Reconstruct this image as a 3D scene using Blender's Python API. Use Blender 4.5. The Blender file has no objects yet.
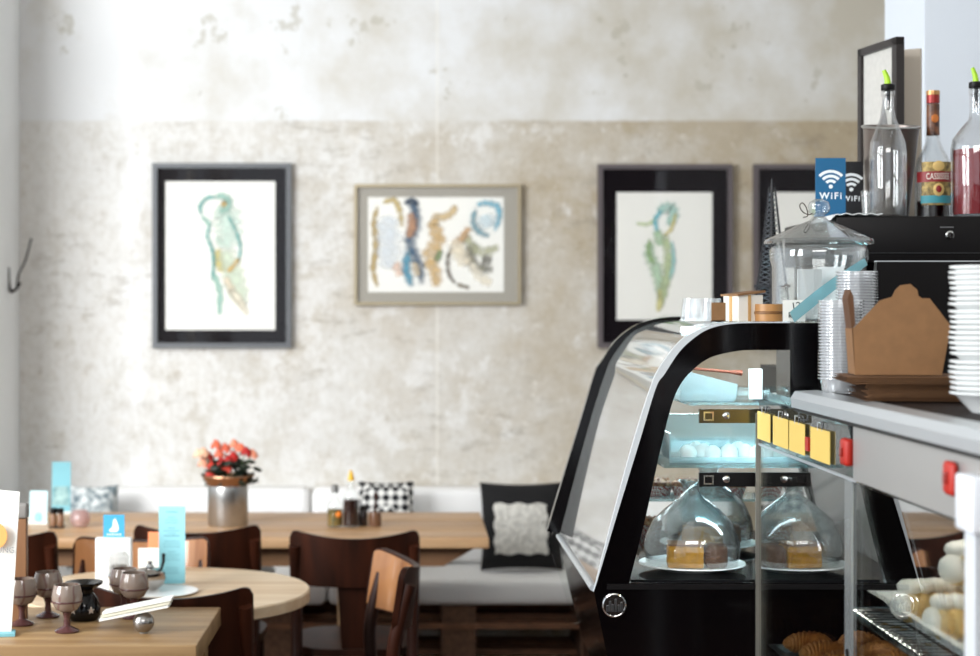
import bpy, bmesh, math, random
from mathutils import Vector, Matrix
random.seed(7)
PI = math.pi
SC = bpy.context.scene
COL = SC.collection
EYE = 1.5
FP = 1700.0
VX, VY = 410.0, 310.0

# ------------------------------------------------------------------ camera
cam_d = bpy.data.cameras.new('camera')
cam = bpy.data.objects.new('camera', cam_d)
COL.objects.link(cam)
cam.location = (0, 0, EYE)
cam.rotation_euler = (PI/2, 0, 0)
cam_d.sensor_width = 36
cam_d.lens = FP/980*36
cam_d.shift_x = (490-VX)/980
cam_d.shift_y = -(328-VY)/980
cam_d.dof.use_dof = True
cam_d.dof.focus_distance = 3.2
cam_d.dof.aperture_fstop = 3.8
cam_d.clip_start = .05
SC.camera = cam

# ------------------------------------------------------------------ world and lights
SC.view_settings.view_transform = 'Standard'
SC.view_settings.look = 'None'
SC.view_settings.gamma = 1
SC.view_settings.use_curve_mapping = False
SC.view_settings.exposure = 0.03
w = bpy.data.worlds.new('sky')
SC.world = w
w.use_nodes = True
bg = w.node_tree.nodes['Background']
bg.inputs[0].default_value = (.86, .93, 1, 1)
bg.inputs[1].default_value = 1.15

def area(name, loc, target, sx, sy, power, color=(1, 1, 1)):
    l = bpy.data.lights.new(name, 'AREA')
    l.shape = 'RECTANGLE'; l.size = sx; l.size_y = sy; l.energy = power; l.color = color
    o = bpy.data.objects.new(name, l); COL.objects.link(o)
    o.location = loc
    o.rotation_euler = (Vector(target)-Vector(loc)).to_track_quat('-Z', 'Y').to_euler()
    return o
# daylight through the tall windows of the side wall plus an added fill inside the front
area('window_daylight', (-3.6, 1.9, 2.4), (0.6, 6.8, 1.4), 3.0, 2.6, 405, (.95, .98, 1))
area('front_fill', (-.4, -1.2, 3.25), (0.1, 5.5, 1.2), 3.0, .7, 62, (1, .98, .96))

# ------------------------------------------------------------------ materials
def lin(c):
    if isinstance(c, str):
        c = tuple(int(c[i:i+2], 16)/255 for i in (0, 2, 4))
        return tuple((v/12.92 if v <= .04045 else ((v+.055)/1.055)**2.4) for v in c)
    return c
_m = {}
def mat(name, color, rough=.5, metal=0., noise=.0, scale=20., bump=0., coat=0., emit=0., stretch=None, color2=None, spec=.5):
    if name in _m: return _m[name]
    m = bpy.data.materials.new(name); m.use_nodes = True
    nt = m.node_tree; b = nt.nodes['Principled BSDF']
    c = lin(color)
    b.inputs['Base Color'].default_value = (*c, 1)
    b.inputs['Roughness'].default_value = rough
    b.inputs['Metallic'].default_value = metal
    b.inputs['Coat Weight'].default_value = coat
    b.inputs['Specular IOR Level'].default_value = spec
    if emit:
        b.inputs['Emission Color'].default_value = (*c, 1)
        b.inputs['Emission Strength'].default_value = emit
    if noise or bump or color2:
        tc = nt.nodes.new('ShaderNodeTexCoord'); mp = nt.nodes.new('ShaderNodeMapping')
        nt.links.new(tc.outputs['Object'], mp.inputs[0])
        if stretch: mp.inputs['Scale'].default_value = stretch
        n = nt.nodes.new('ShaderNodeTexNoise'); n.inputs['Scale'].default_value = scale
        n.inputs['Detail'].default_value = 6
        nt.links.new(mp.outputs[0], n.inputs['Vector'])
        if noise or color2:
            r = nt.nodes.new('ShaderNodeValToRGB')
            c2 = lin(color2) if color2 else tuple(v*(1-noise) for v in c)
            r.color_ramp.elements[0].position = .35; r.color_ramp.elements[1].position = .65
            r.color_ramp.elements[0].color = (*c2, 1); r.color_ramp.elements[1].color = (*c, 1)
            nt.links.new(n.outputs['Fac'], r.inputs[0]); nt.links.new(r.outputs[0], b.inputs['Base Color'])
        if bump:
            bp = nt.nodes.new('ShaderNodeBump'); bp.inputs['Strength'].default_value = bump
            bp.inputs['Distance'].default_value = .01
            nt.links.new(n.outputs['Fac'], bp.inputs['Height']); nt.links.new(bp.outputs[0], b.inputs['Normal'])
    _m[name] = m
    return m

def glass(name, tint=(1, 1, 1), f0=.05, rough=.0, body=0., bodycol=(1, 1, 1), power=4.):
    """thin clear glass: transparent with a mirror reflection that grows at grazing angles"""
    if name in _m: return _m[name]
    m = bpy.data.materials.new(name); m.use_nodes = True
    nt = m.node_tree; nt.nodes.clear()
    out = nt.nodes.new('ShaderNodeOutputMaterial')
    lw = nt.nodes.new('ShaderNodeLayerWeight'); lw.inputs[0].default_value = .5
    pw = nt.nodes.new('ShaderNodeMath'); pw.operation = 'POWER'; pw.inputs[1].default_value = power
    nt.links.new(lw.outputs['Facing'], pw.inputs[0])
    mr = nt.nodes.new('ShaderNodeMapRange'); mr.inputs['To Min'].default_value = f0; mr.inputs['To Max'].default_value = 1
    nt.links.new(pw.outputs[0], mr.inputs[0])
    tr = nt.nodes.new('ShaderNodeBsdfTransparent'); tr.inputs[0].default_value = (*tint, 1)
    gl = nt.nodes.new('ShaderNodeBsdfGlossy'); gl.inputs['Roughness'].default_value = rough
    mx = nt.nodes.new('ShaderNodeMixShader')
    first = tr.outputs[0]
    if body:
        df = nt.nodes.new('ShaderNodeBsdfDiffuse'); df.inputs[0].default_value = (*bodycol, 1)
        tl = nt.nodes.new('ShaderNodeBsdfTranslucent'); tl.inputs[0].default_value = (*bodycol, 1)
        a = nt.nodes.new('ShaderNodeMixShader'); nt.links.new(df.outputs[0], a.inputs[1]); nt.links.new(tl.outputs[0], a.inputs[2])
        b = nt.nodes.new('ShaderNodeMixShader'); b.inputs[0].default_value = body
        nt.links.new(tr.outputs[0], b.inputs[1]); nt.links.new(a.outputs[0], b.inputs[2]); first = b.outputs[0]
    nt.links.new(mr.outputs[0], mx.inputs[0]); nt.links.new(first, mx.inputs[1]); nt.links.new(gl.outputs[0], mx.inputs[2])
    nt.links.new(mx.outputs[0], out.inputs[0])
    _m[name] = m
    return m

def wall_material():
    m = bpy.data.materials.new('aged_plaster'); m.use_nodes = True
    nt = m.node_tree; b = nt.nodes['Principled BSDF']; L = nt.links
    N = nt.nodes.new
    geo = N('ShaderNodeNewGeometry'); sep = N('ShaderNodeSeparateXYZ'); L.new(geo.outputs['Position'], sep.inputs[0])
    def noise(scale, detail=8, rough=.6, off=(0, 0, 0), sc=(1, 1, 1)):
        mp = N('ShaderNodeMapping'); mp.inputs['Location'].default_value = off; mp.inputs['Scale'].default_value = sc
        L.new(geo.outputs['Position'], mp.inputs[0])
        n = N('ShaderNodeTexNoise'); n.inputs['Scale'].default_value = scale; n.inputs['Detail'].default_value = detail
        n.inputs['Roughness'].default_value = rough; L.new(mp.outputs[0], n.inputs['Vector']); return n.outputs['Fac']
    def rng(v, a, b_, c=0, d=1):
        r = N('ShaderNodeMapRange'); r.inputs['From Min'].default_value = a; r.inputs['From Max'].default_value = b_
        r.inputs['To Min'].default_value = c; r.inputs['To Max'].default_value = d; L.new(v, r.inputs[0]); return r.outputs[0]
    def math_(op, a, b_):
        n = N('ShaderNodeMath'); n.operation = op
        for i, v in enumerate((a, b_)):
            if isinstance(v, (int, float)): n.inputs[i].default_value = v
            else: L.new(v, n.inputs[i])
        return n.outputs[0]
    def mix(f, a, b_):
        n = N('ShaderNodeMix'); n.data_type = 'RGBA'; L.new(f, n.inputs[0])
        for i, v in ((6, a), (7, b_)):
            if isinstance(v, str): n.inputs[i].default_value = (*lin(v), 1)
            else: L.new(v, n.inputs[i])
        return n.outputs[2]
    # bare plaster below: tan with pale grey remains of paint, more of them and painted-in brightness near the window side
    f1 = noise(2.6, 10, .74, (0, 0, 4))
    lean = rng(sep.outputs[0], -1.7, 1.9, .20, -.13)
    pale = rng(math_('ADD', f1, lean), .36, .66)
    low = mix(pale, 'AE9F86', 'D2CFC9')
    f2 = noise(6, 8, .7, (3, 1, 5))
    low = mix(rng(math_('ADD', f2, lean), .56, .63, 0, .6), low, 'E6E5E3')
    f3 = noise(14, 6, .7, (9, 2, 1))
    low = mix(rng(f3, .56, .70, 0, .5), low, '97856A')
    f5 = noise(3.2, 6, .75, (5, 2, 8))
    low = mix(rng(f5, .56, .70, 0, .4), low, '9F917B')
    low = mix(rng(noise(38, 4, .7, (2, 5, 1), (1, 1, .6)), .45, .70, 0, .35), low, 'A3957F')
    low = mix(rng(noise(11, 6, .75, (7, 5, 1)), .60, .64, 0, .5), low, 'E2DDD4')
    f7 = noise(4.5, 5, .7, (1, 2, 13), (1, 1, 4))
    low = mix(rng(f7, .66, .70, 0, .5), low, '7C6E58')
    # whitewash above
    f4 = noise(3.0, 6, .6, (2, 0, 11))
    up = mix(rng(math_('SUBTRACT', f4, lean), .36, .70, 0, 1), 'DFDFDF', 'C3BCAE')
    up = mix(rng(noise(5.5, 4, .65, (8, 0, 3)), .635, .665, 0, .55), up, 'B0AA9A')
    up = mix(rng(noise(12, 5, .7, (4, 0, 7)), .66, .70, 0, .5), up, '8C806A')
    edge = math_('ADD', sep.outputs[2], rng(noise(30, 2), 0, 1, -.006, .006))
    big = rng(math_('ADD', noise(.9, 3, .5, (4, 0, 2.6)), lean), .44, .70, 0, .3)
    low = mix(big, low, 'DCDAD7')
    dk = math_('MULTIPLY', rng(noise(7, 6, .75, (3, 3, 3), (1, 1, 2.5)), .52, .66), rng(noise(1.3, 2, .5, (12, 0, 5)), .48, .60))
    low = mix(math_('MULTIPLY', dk, .6), low, '8A7E6C')
    c = mix(rng(edge, 2.274, 2.284), low, up)
    st = N('ShaderNodeMath'); st.operation = 'ABSOLUTE'
    L.new(math_('SUBTRACT', math_('ADD', sep.outputs[0], rng(noise(5, 3), 0, 1, -.08, .08)), -1.14), st.inputs[0])
    c = mix(math_('MULTIPLY', rng(st.outputs[0], .07, .02, 0, .75), rng(noise(9, 5, .7, (1, 1, 1), (1, 1, .5)), .40, .60)), c, 'EAEAEB')
    # plaster seam running up the wall
    sx = N('ShaderNodeMath'); sx.operation = 'ABSOLUTE'; L.new(math_('SUBTRACT', sep.outputs[0], .112), sx.inputs[0])
    c = mix(rng(sx.outputs[0], .006, .002, 0, .4), c, 'EDE9E0')
    L.new(c, b.inputs['Base Color'])
    b.inputs['Roughness'].default_value = .85
    bp = N('ShaderNodeBump'); bp.inputs['Strength'].default_value = .35; bp.inputs['Distance'].default_value = .01
    L.new(f3, bp.inputs['Height']); L.new(bp.outputs[0], b.inputs['Normal'])
    return m

def wood(name, c1, c2, rough=.45, axis=0, scale=9, coat=0.):
    if name in _m: return _m[name]
    s = [1, 1, 1]
    for k in range(3):
        s[k] = .6 if k == axis else 9
    m = mat(name, c1, rough, 0, 0, scale*.22, 0, coat, stretch=tuple(s), color2=c2)
    return m

def checker(name, c1, c2, scale, rough=.8):
    if name in _m: return _m[name]
    m = mat(name, c1, rough)
    nt = m.node_tree; tc = nt.nodes.new('ShaderNodeTexCoord'); ck = nt.nodes.new('ShaderNodeTexChecker')
    mp = nt.nodes.new('ShaderNodeMapping'); mp.inputs['Rotation'].default_value = (0, .785, 0)
    ck.inputs['Color1'].default_value = (*lin(c1), 1); ck.inputs['Color2'].default_value = (*lin(c2), 1)
    ck.inputs['Scale'].default_value = scale
    nt.links.new(tc.outputs['Object'], mp.inputs[0]); nt.links.new(mp.outputs[0], ck.inputs[0])
    nt.links.new(ck.outputs[0], nt.nodes['Principled BSDF'].inputs['Base Color'])
    return m

BLACK = mat('gloss_black', '060405', .1, spec=.35)
SATIN = mat('satin_black', '0A0708', .4, spec=.25)
STEEL = mat('brushed_steel', 'B9B8B6', .28, .95, noise=.12, scale=30)
CHROME = mat('chrome', 'DDDDDD', .08, 1)
ALU = mat('grey_aluminium', 'B6BABD', .32, .35)
WHITE = mat('white_ceramic', 'F2F4F3', .25)
PAPER = mat('white_paper', 'EFEDE6', .8)
DARKW = wood('dark_chair_wood', '3A1A0D', '1E0C05', .42, 2, 9, .0)
DARKW.node_tree.nodes['Principled BSDF'].inputs['Specular IOR Level'].default_value = .22
LIGHTW = wood('honey_oak', 'C9A27A', 'AF8459', .42, 0, 9)
CLEAR = glass('clear_glass', (.985, .995, .99), .04)
PLAST = glass('clear_plastic', (.98, .99, 1), .10, .08, .16, (.97, .98, 1), 2.2)
THICK = glass('thick_clear_glass', (.975, .985, .985), .07, .0, .035, (.95, .97, .98), 2.4)
KRAFT = mat('kraft_board', '88623E', .8, noise=.1, scale=60)
KRAFT2 = mat('kraft_board_edge', '6F4C2E', .85, noise=.15, scale=60)

# ------------------------------------------------------------------ geometry helpers
def P(px, py, d):
    return Vector(((px-VX)*d/FP, d, EYE+(VY-py)*d/FP))

class MB:
    def __init__(self): self.b = bmesh.new()
    def _x(self, vs, M):
        if M is not None: bmesh.ops.transform(self.b, matrix=M, verts=vs)
    def box(self, x0, x1, y0, y1, z0, z1, M=None, bev=0.):
        r = bmesh.ops.create_cube(self.b, size=1)
        vs = r['verts']
        bmesh.ops.transform(self.b, matrix=Matrix.Translation(((x0+x1)/2, (y0+y1)/2, (z0+z1)/2)) @ Matrix.Diagonal((abs(x1-x0), abs(y1-y0), abs(z1-z0), 1)), verts=vs)
        if bev:
            es = list({e for v in vs for e in v.link_edges})
            q = bmesh.ops.bevel(self.b, geom=es, offset=bev, segments=3, affect='EDGES', profile=.5)
            vs = list({v for f in q['faces'] for v in f.verts} | {v for v in vs if v.is_valid})
        self._x(vs, M); return self
    def lathe(self, prof, seg=40, M=None, cap0=False, cap1=False):
        b = self.b; rows = []; allv = []
        for r, z in prof:
            if r < 1e-6:
                v = b.verts.new((0, 0, z)); rows.append([v]); allv.append(v)
            else:
                row = [b.verts.new((r*math.cos(2*PI*k/seg), r*math.sin(2*PI*k/seg), z)) for k in range(seg)]
                rows.append(row); allv += row
        for a, c in zip(rows, rows[1:]):
            for k in range(seg):
                k2 = (k+1) % seg
                if len(a) == 1 and len(c) == 1: continue
                if len(a) == 1: b.faces.new((a[0], c[k2], c[k]))
                elif len(c) == 1: b.faces.new((a[k], a[k2], c[0]))
                else: b.faces.new((a[k], a[k2], c[k2], c[k]))
        if cap0 and len(rows[0]) > 1: b.faces.new(rows[0][::-1])
        if cap1 and len(rows[-1]) > 1: b.faces.new(rows[-1])
        self._x(allv, M); return self
    def tube(self, pts, r, seg=8, M=None, closed=False):
        b = self.b; pts = [Vector(p) for p in pts]; n = len(pts); rows = []; allv = []
        for i, p in enumerate(pts):
            if closed: t = pts[(i+1) % n]-pts[i-1]
            else: t = pts[min(i+1, n-1)]-pts[max(i-1, 0)]
            t.normalize()
            u = t.cross(Vector((0, 0, 1)) if abs(t.z) < .9 else Vector((0, 1, 0))); u.normalize(); v = t.cross(u)
            rr = r[i] if isinstance(r, (list, tuple)) else r
            row = [b.verts.new(p+rr*(math.cos(2*PI*k/seg)*u+math.sin(2*PI*k/seg)*v)) for k in range(seg)]
            rows.append(row); allv += row
        rng_ = range(n) if closed else range(n-1)
        for i in rng_:
            a, c = rows[i], rows[(i+1) % n]
            for k in range(seg): b.faces.new((a[k], a[(k+1) % seg], c[(k+1) % seg], c[k]))
        if not closed: b.faces.new(rows[0][::-1]); b.faces.new(rows[-1])
        self._x(allv, M); return self
    def prism(self, poly, y0, y1, M=None):
        """polygon in x,z extruded from y0 to y1"""
        b = self.b
        A = [b.verts.new((x, y0, z)) for x, z in poly]; B = [b.verts.new((x, y1, z)) for x, z in poly]
        b.faces.new(A); b.faces.new(B[::-1]); n = len(A)
        for i in range(n): b.faces.new((A[i], B[i], B[(i+1) % n], A[(i+1) % n]))
        self._x(A+B, M); return self
    def band(self, p, q, y0, y1, M=None):
        """strip between polylines p and q (same length) in x,z, thick from y0 to y1"""
        b = self.b; n = len(p)
        V = [[b.verts.new((x, y, z)) for x, z in s] for s in (p, q) for y in (y0, y1)]
        a0, a1, c0, c1 = V
        for i in range(n-1):
            b.faces.new((a0[i], a0[i+1], c0[i+1], c0[i])); b.faces.new((a1[i+1], a1[i], c1[i], c1[i+1]))
            b.faces.new((a0[i+1], a0[i], a1[i], a1[i+1])); b.faces.new((c0[i], c0[i+1], c1[i+1], c1[i]))
        for i in (0, n-1): b.faces.new((a0[i], c0[i], c1[i], a1[i]))
        self._x([v for s in V for v in s], M); return self
    def slab(self, poly, z0, z1, M=None):
        b = self.b
        A = [b.verts.new((x, y, z0)) for x, y in poly]; B = [b.verts.new((x, y, z1)) for x, y in poly]
        b.faces.new(A[::-1]); b.faces.new(B); n = len(A)
        for i in range(n): b.faces.new((A[i], A[(i+1) % n], B[(i+1) % n], B[i]))
        self._x(A+B, M); return self
    def ball(self, c, r, M=None, sub=3):
        q = bmesh.ops.create_icosphere(self.b, subdivisions=sub, radius=1)
        rr = r if isinstance(r, (tuple, list)) else (r, r, r)
        bmesh.ops.transform(self.b, matrix=Matrix.Translation(c) @ Matrix.Diagonal((*rr, 1)), verts=q['verts'])
        self._x(q['verts'], M); return self
    def grid(self, fn, nu, nv):
        b = self.b
        V = [[b.verts.new(fn(i/nu, j/nv)) for j in range(nv+1)] for i in range(nu+1)]
        for i in range(nu):
            for j in range(nv): b.faces.new((V[i][j], V[i+1][j], V[i+1][j+1], V[i][j+1]))
        return self
    def closed_sheet(self, fn, nu, nv):
        """fn(u,v,side) side 0/1 -> sheet with thickness"""
        b = self.b
        V = [[[b.verts.new(fn(i/nu, j/nv, s)) for j in range(nv+1)] for i in range(nu+1)] for s in (0, 1)]
        for i in range(nu):
            for j in range(nv):
                b.faces.new((V[0][i][j], V[0][i+1][j], V[0][i+1][j+1], V[0][i][j+1]))
                b.faces.new((V[1][i][j+1], V[1][i+1][j+1], V[1][i+1][j], V[1][i][j]))
        for i in range(nu):
            b.faces.new((V[0][i+1][0], V[0][i][0], V[1][i][0], V[1][i+1][0]))
            b.faces.new((V[0][i][nv], V[0][i+1][nv], V[1][i+1][nv], V[1][i][nv]))
        for j in range(nv):
            b.faces.new((V[0][0][j], V[0][0][j+1], V[1][0][j+1], V[1][0][j]))
            b.faces.new((V[0][nu][j+1], V[0][nu][j], V[1][nu][j], V[1][nu][j+1]))
        return self
    def build(self, name, m, parent=None, smooth=True, kind=None, label=None, M=None):
        b = self.b
        bmesh.ops.recalc_face_normals(b, faces=b.faces)
        if M is not None: bmesh.ops.transform(b, matrix=M, verts=b.verts)
        me = bpy.data.meshes.new(name); b.to_mesh(me); b.free()
        me.materials.append(m)
        if smooth:
            me.polygons.foreach_set('use_smooth', [True]*len(me.polygons))
            try: me.set_sharp_from_angle(angle=math.radians(38))
            except Exception: pass
        o = bpy.data.objects.new(name, me); COL.objects.link(o)
        if parent is not None: o.parent = parent
        if kind: o['kind'] = kind
        if label: o['label'] = label
        return o

def thing(name, label, cat, loc=(0, 0, 0), rz=0, group=None):
    o = bpy.data.objects.new(name, None); COL.objects.link(o)
    o.empty_display_size = .05
    o.location = loc; o.rotation_euler = (0, 0, rz); o['label'] = label; o['category'] = cat
    if group: o['group'] = group
    return o
def tag(o, label, cat, group=None, loc=None, rot=None):
    o['label'] = label; o['category'] = cat
    if group: o['group'] = group
    if loc is not None: o.location = loc
    if rot is not None: o.rotation_euler = rot
    return o
def dup(r0, loc, rz=None, label=None, rot=None, scale=None):
    r = r0.copy(); COL.objects.link(r); r.location = loc
    if rz is not None: r.rotation_euler = (0, 0, rz)
    if rot is not None: r.rotation_euler = rot
    if scale is not None: r.scale = scale
    if label: r['label'] = label
    for ch in [o for o in r0.children]:
        c = ch.copy(); COL.objects.link(c); c.parent = r
        for g in [o for o in ch.children]:
            q = g.copy(); COL.objects.link(q); q.parent = c
    return r
def T(x, y, z): return Matrix.Translation((x, y, z))
def R(a, ax): return Matrix.Rotation(a, 4, ax)

def text(s, size, parent, m, M, ext=.0004, name='lettering', bold=0.):
    cu = bpy.data.curves.new('txt', 'FONT'); cu.body = s; cu.size = size; cu.align_x = 'CENTER'; cu.align_y = 'CENTER'
    cu.extrude = ext; cu.space_character = 1.3 if s == 'WiFi' else 1.; cu.offset = bold; cu.resolution_u = 3
    t = bpy.data.objects.new('txt', cu); COL.objects.link(t)
    bpy.context.view_layer.update()
    me = bpy.data.meshes.new_from_object(t.evaluated_get(bpy.context.evaluated_depsgraph_get()))
    bpy.data.objects.remove(t); me.transform(M); me.materials.clear(); me.materials.append(m)
    o = bpy.data.objects.new(name, me); COL.objects.link(o); o.parent = parent
    return o

def catmull(pts, n=6):
    pts = [Vector(p) for p in pts]; out = []
    for i in range(len(pts)-1):
        p0 = pts[max(i-1, 0)]; p1 = pts[i]; p2 = pts[i+1]; p3 = pts[min(i+2, len(pts)-1)]
        for k in range(n):
            t = k/n
            out.append(.5*((2*p1)+(p2-p0)*t+(2*p0-5*p1+4*p2-p3)*t*t+(3*p1-p0-3*p2+p3)*t**3))
    out.append(pts[-1]); return out
def resample(pts, n):
    pts = [Vector(p) for p in pts]; L = [0]
    for a, b in zip(pts, pts[1:]): L.append(L[-1]+(b-a).length)
    out = []
    for k in range(n):
        s = L[-1]*k/(n-1); i = 0
        while i < len(L)-2 and L[i+1] < s: i += 1
        f = (s-L[i])/max(L[i+1]-L[i], 1e-9); out.append(pts[i].lerp(pts[i+1], f))
    return out

# ------------------------------------------------------------------ the setting
WY = 7.0
WM = wall_material()
PLAIN = mat('white_wall_paint', 'F0F1F1', .8, noise=.06, scale=2)
XL = -1.606
MB().box(XL-.2, 3.2, WY, WY+.2, 0, 3.7).build('wall_back', WM, kind='structure')
mb = MB()
mb.box(XL-.2, XL, 6.45, WY, 0, 3.7); mb.box(XL-.2, XL, -1.5, 6.45, 0, .75); mb.box(XL-.2, XL, -1.5, 6.45, 3.2, 3.7)
mb.box(XL-.2, XL, 2.2, 2.6, .75, 3.2); mb.box(XL-.2, XL, -1.5, -.9, .75, 3.2)
mb.build('wall_left', PLAIN, kind='structure')
for n_, (a, c) in enumerate(((-.9, 2.2), (2.6, 6.45))):
    wf = MB()
    for zz in (.75, 2.3, 3.14): wf.box(XL-.14, XL-.08, a, c, zz, zz+.06)
    for yy in (a, (a+c)/2-.03, c-.06): wf.box(XL-.14, XL-.08, yy, yy+.06, .75, 3.2)
    wo = wf.build('window_%d' % (n_+1), PAPER, kind='structure')
MB().box(XL-.2, 3.2, -1.5, WY, -.1, 0).build('floor', wood('floor_boards', '6B4C38', '3F2A20', .4, 1, 5), kind='structure')
MB().box(XL-.2, 3.2, -1.5, WY, 3.7, 3.8).build('ceiling', PAPER, kind='structure')
MB().box(3.0, 3.2, -1.5, WY, 0, 3.7).build('wall_right', PLAIN, kind='structure')
FRT = mat('dark_reflection_wall', '241C19', .8)  # unseen wall, added and shaped to keep reflections in black parts dark
m = MB(); m.box(XL-.2, 3.2, -1.7, -1.5, 0, 1.0); m.box(1.0, 3.2, -1.7, -1.5, 1.0, 3.7); m.box(XL-.2, 1.0, -1.7, -1.5, 3.3, 3.7)
m.build('wall_front_unseen', FRT, kind='structure')
# plastered pillar behind the bottles
MB().box(1.363, 2.2, 4.5, 4.88, 0, 3.7).build('wall_pillar', mat('pillar_paint', 'D8DEE6', .7), kind='structure')

# ------------------------------------------------------------------ pictures on the wall
def pigment(col):
    n_ = 'pigment_'+col
    if n_ in _m: return _m[n_]
    m = bpy.data.materials.new(n_); m.use_nodes = True; nt = m.node_tree; b = nt.nodes['Principled BSDF']; L = nt.links; N = nt.nodes.new
    b.inputs['Base Color'].default_value = (*lin(col), 1); b.inputs['Roughness'].default_value = .9
    uv = N('ShaderNodeUVMap'); uv.uv_map = 'UVMap'; sp = N('ShaderNodeSeparateXYZ'); L.new(uv.outputs[0], sp.inputs[0])
    def mt(op, a, c):
        q = N('ShaderNodeMath'); q.operation = op; q.use_clamp = op == 'MULTIPLY'
        for i, v in enumerate((a, c)):
            if isinstance(v, (int, float)): q.inputs[i].default_value = v
            elif v is not None: L.new(v, q.inputs[i])
        return q.outputs[0]
    a = mt('ABSOLUTE', mt('SUBTRACT', sp.outputs[1], .5), None)
    a = mt('SUBTRACT', 1, mt('POWER', mt('MULTIPLY', a, 2), 1.5))
    e = mt('MULTIPLY', mt('MULTIPLY', sp.outputs[0], mt('SUBTRACT', 1, sp.outputs[0])), 9)
    no = N('ShaderNodeTexNoise'); no.inputs['Scale'].default_value = 40; no.inputs['Detail'].default_value = 4
    tc = N('ShaderNodeTexCoord'); L.new(tc.outputs['Object'], no.inputs['Vector'])
    mr = N('ShaderNodeMapRange'); mr.inputs['From Min'].default_value = .3; mr.inputs['From Max'].default_value = .6; mr.inputs['To Min'].default_value = .45; mr.inputs['To Max'].default_value = 1
    L.new(no.outputs['Fac'], mr.inputs[0])
    L.new(mt('MULTIPLY', mt('MULTIPLY', a, e), mr.outputs[0]), b.inputs['Alpha'])
    _m[n_] = m; return m
def stroke(parent, frame, pts, wd, col, k, part='brushstroke', n=8):
    pts = catmull([(x, y, 0) for x, y in pts], n); m = MB(); N = len(pts)
    yy = -.0006*(k+1); b = m.b; rows = []
    for i, p in enumerate(pts):
        t = pts[min(i+1, N-1)]-pts[max(i-1, 0)]; t.normalize(); u = Vector((-t.y, t.x, 0))
        ww = wd*(.35+.65*math.sin(PI*(i+.5)/N)**.6)*(1+.18*math.sin(i*1.7+k))
        q0 = p+u*ww; q1 = p-u*ww
        rows.append((b.verts.new(frame(q0.x, q0.y, yy)), b.verts.new(frame(q1.x, q1.y, yy))))
    ul = b.loops.layers.uv.new('UVMap')
    for i, (a, c) in enumerate(zip(rows, rows[1:])):
        f = b.faces.new((a[0], c[0], c[1], a[1]))
        for lp_, q in zip(f.loops, ((i/(N-1), 0), ((i+1)/(N-1), 0), ((i+1)/(N-1), 1), (i/(N-1), 1))): lp_[ul].uv = q
    return m.build(part, pigment(col), parent)

def picture(label, x0, x1, y0, y1, px0, px1, py0, py1, frame_m, mat_m, fw, strokes, dep=.03, name='framed_drawing'):
    d = WY-dep-.004
    a = P(x0, y0, d); b = P(x1, y1, d); c = Vector(((a.x+b.x)/2, d, b.z))
    t = thing(name, label, 'picture', c)
    W = (b.x-a.x)/2; H = a.z-b.z; f = fw*d/FP
    m = MB()
    m.box(-W, -W+f, 0, dep, 0, H); m.box(W-f, W, 0, dep, 0, H); m.box(-W+f, W-f, 0, dep, 0, f); m.box(-W+f, W-f, 0, dep, H-f, H)
    m.build('frame', frame_m, t, smooth=False)
    MB().box(-W+f, W-f, .016, dep-.002, f, H-f).build('mount', mat_m, t, smooth=False)
    q0 = P(px0, py0, d)-c; q1 = P(px1, py1, d)-c
    pa = MB().box(q0.x, q1.x, .0145, .0158, q1.z, q0.z).build('drawing_paper', PAPER, t, smooth=False)
    def fr(px, py, yy):
        q = P(px, py, d)-c; return Vector((q.x, .0143+yy, q.z))
    for k, (pts, wd, col) in enumerate(strokes): stroke(pa, fr, pts, wd*1.35, col, k % 9)
    MB().box(-W+f, W-f, .004, .006, f, H-f).build('glass_pane', glass('picture_glass', (1, 1, 1), .02, .02), t, smooth=False)
    return t
GREYF = mat('grey_frame', '5E6063', .45, .2); TAUPE = mat('taupe_frame', '5A5254', .5); CHAMP = mat('champagne_frame', 'A3967C', .4, .5)
MATB = mat('dark_mount', '140F13', .9, spec=.1)
g1, g2, y1_, y2_, tn, bl, db = '9CC4B6', '6FA9A2', 'D9C878', 'D3AE66', 'DCCFB4', '7FB7C9', '4F7E93'
A = [([(217, 205), (226, 215), (228, 232), (225, 250)], 13, 'CFE0D4'), ([(222, 248), (230, 265), (236, 285), (243, 306)], 10, 'D3DEC8'),
     ([(201, 216), (200, 206), (207, 198), (216, 197)], 2.4, g2), ([(201, 216), (207, 222), (210, 226)], 2.6, g1),
     ([(214, 198), (221, 196), (228, 200), (226, 208), (218, 212)], 4, g1), ([(221, 202), (226, 206)], 3, y2_),
     ([(210, 224), (207, 236), (212, 250), (213, 266), (211, 282)], 2.2, g2), ([(227, 214), (234, 228), (240, 246), (238, 262)], 1.8, g2),
     ([(239, 258), (233, 266), (227, 272)], 2.4, y2_), ([(217, 248), (219, 262), (224, 272)], 5, y1_), ([(216, 236), (222, 246)], 3, 'CFE0D2'),
     ([(212, 272), (219, 290), (219, 316)], 3.2, g1), ([(224, 276), (233, 292), (246, 312)], 4, 'E4D6BE'), ([(228, 290), (240, 300), (247, 316)], 3, 'E9E2CE')]
picture('tall grey frame with pale mint nude raising an arm to the head', 152, 291, 163, 348, 165, 275, 181, 330, GREYF, MATB, 5, A)
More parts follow.
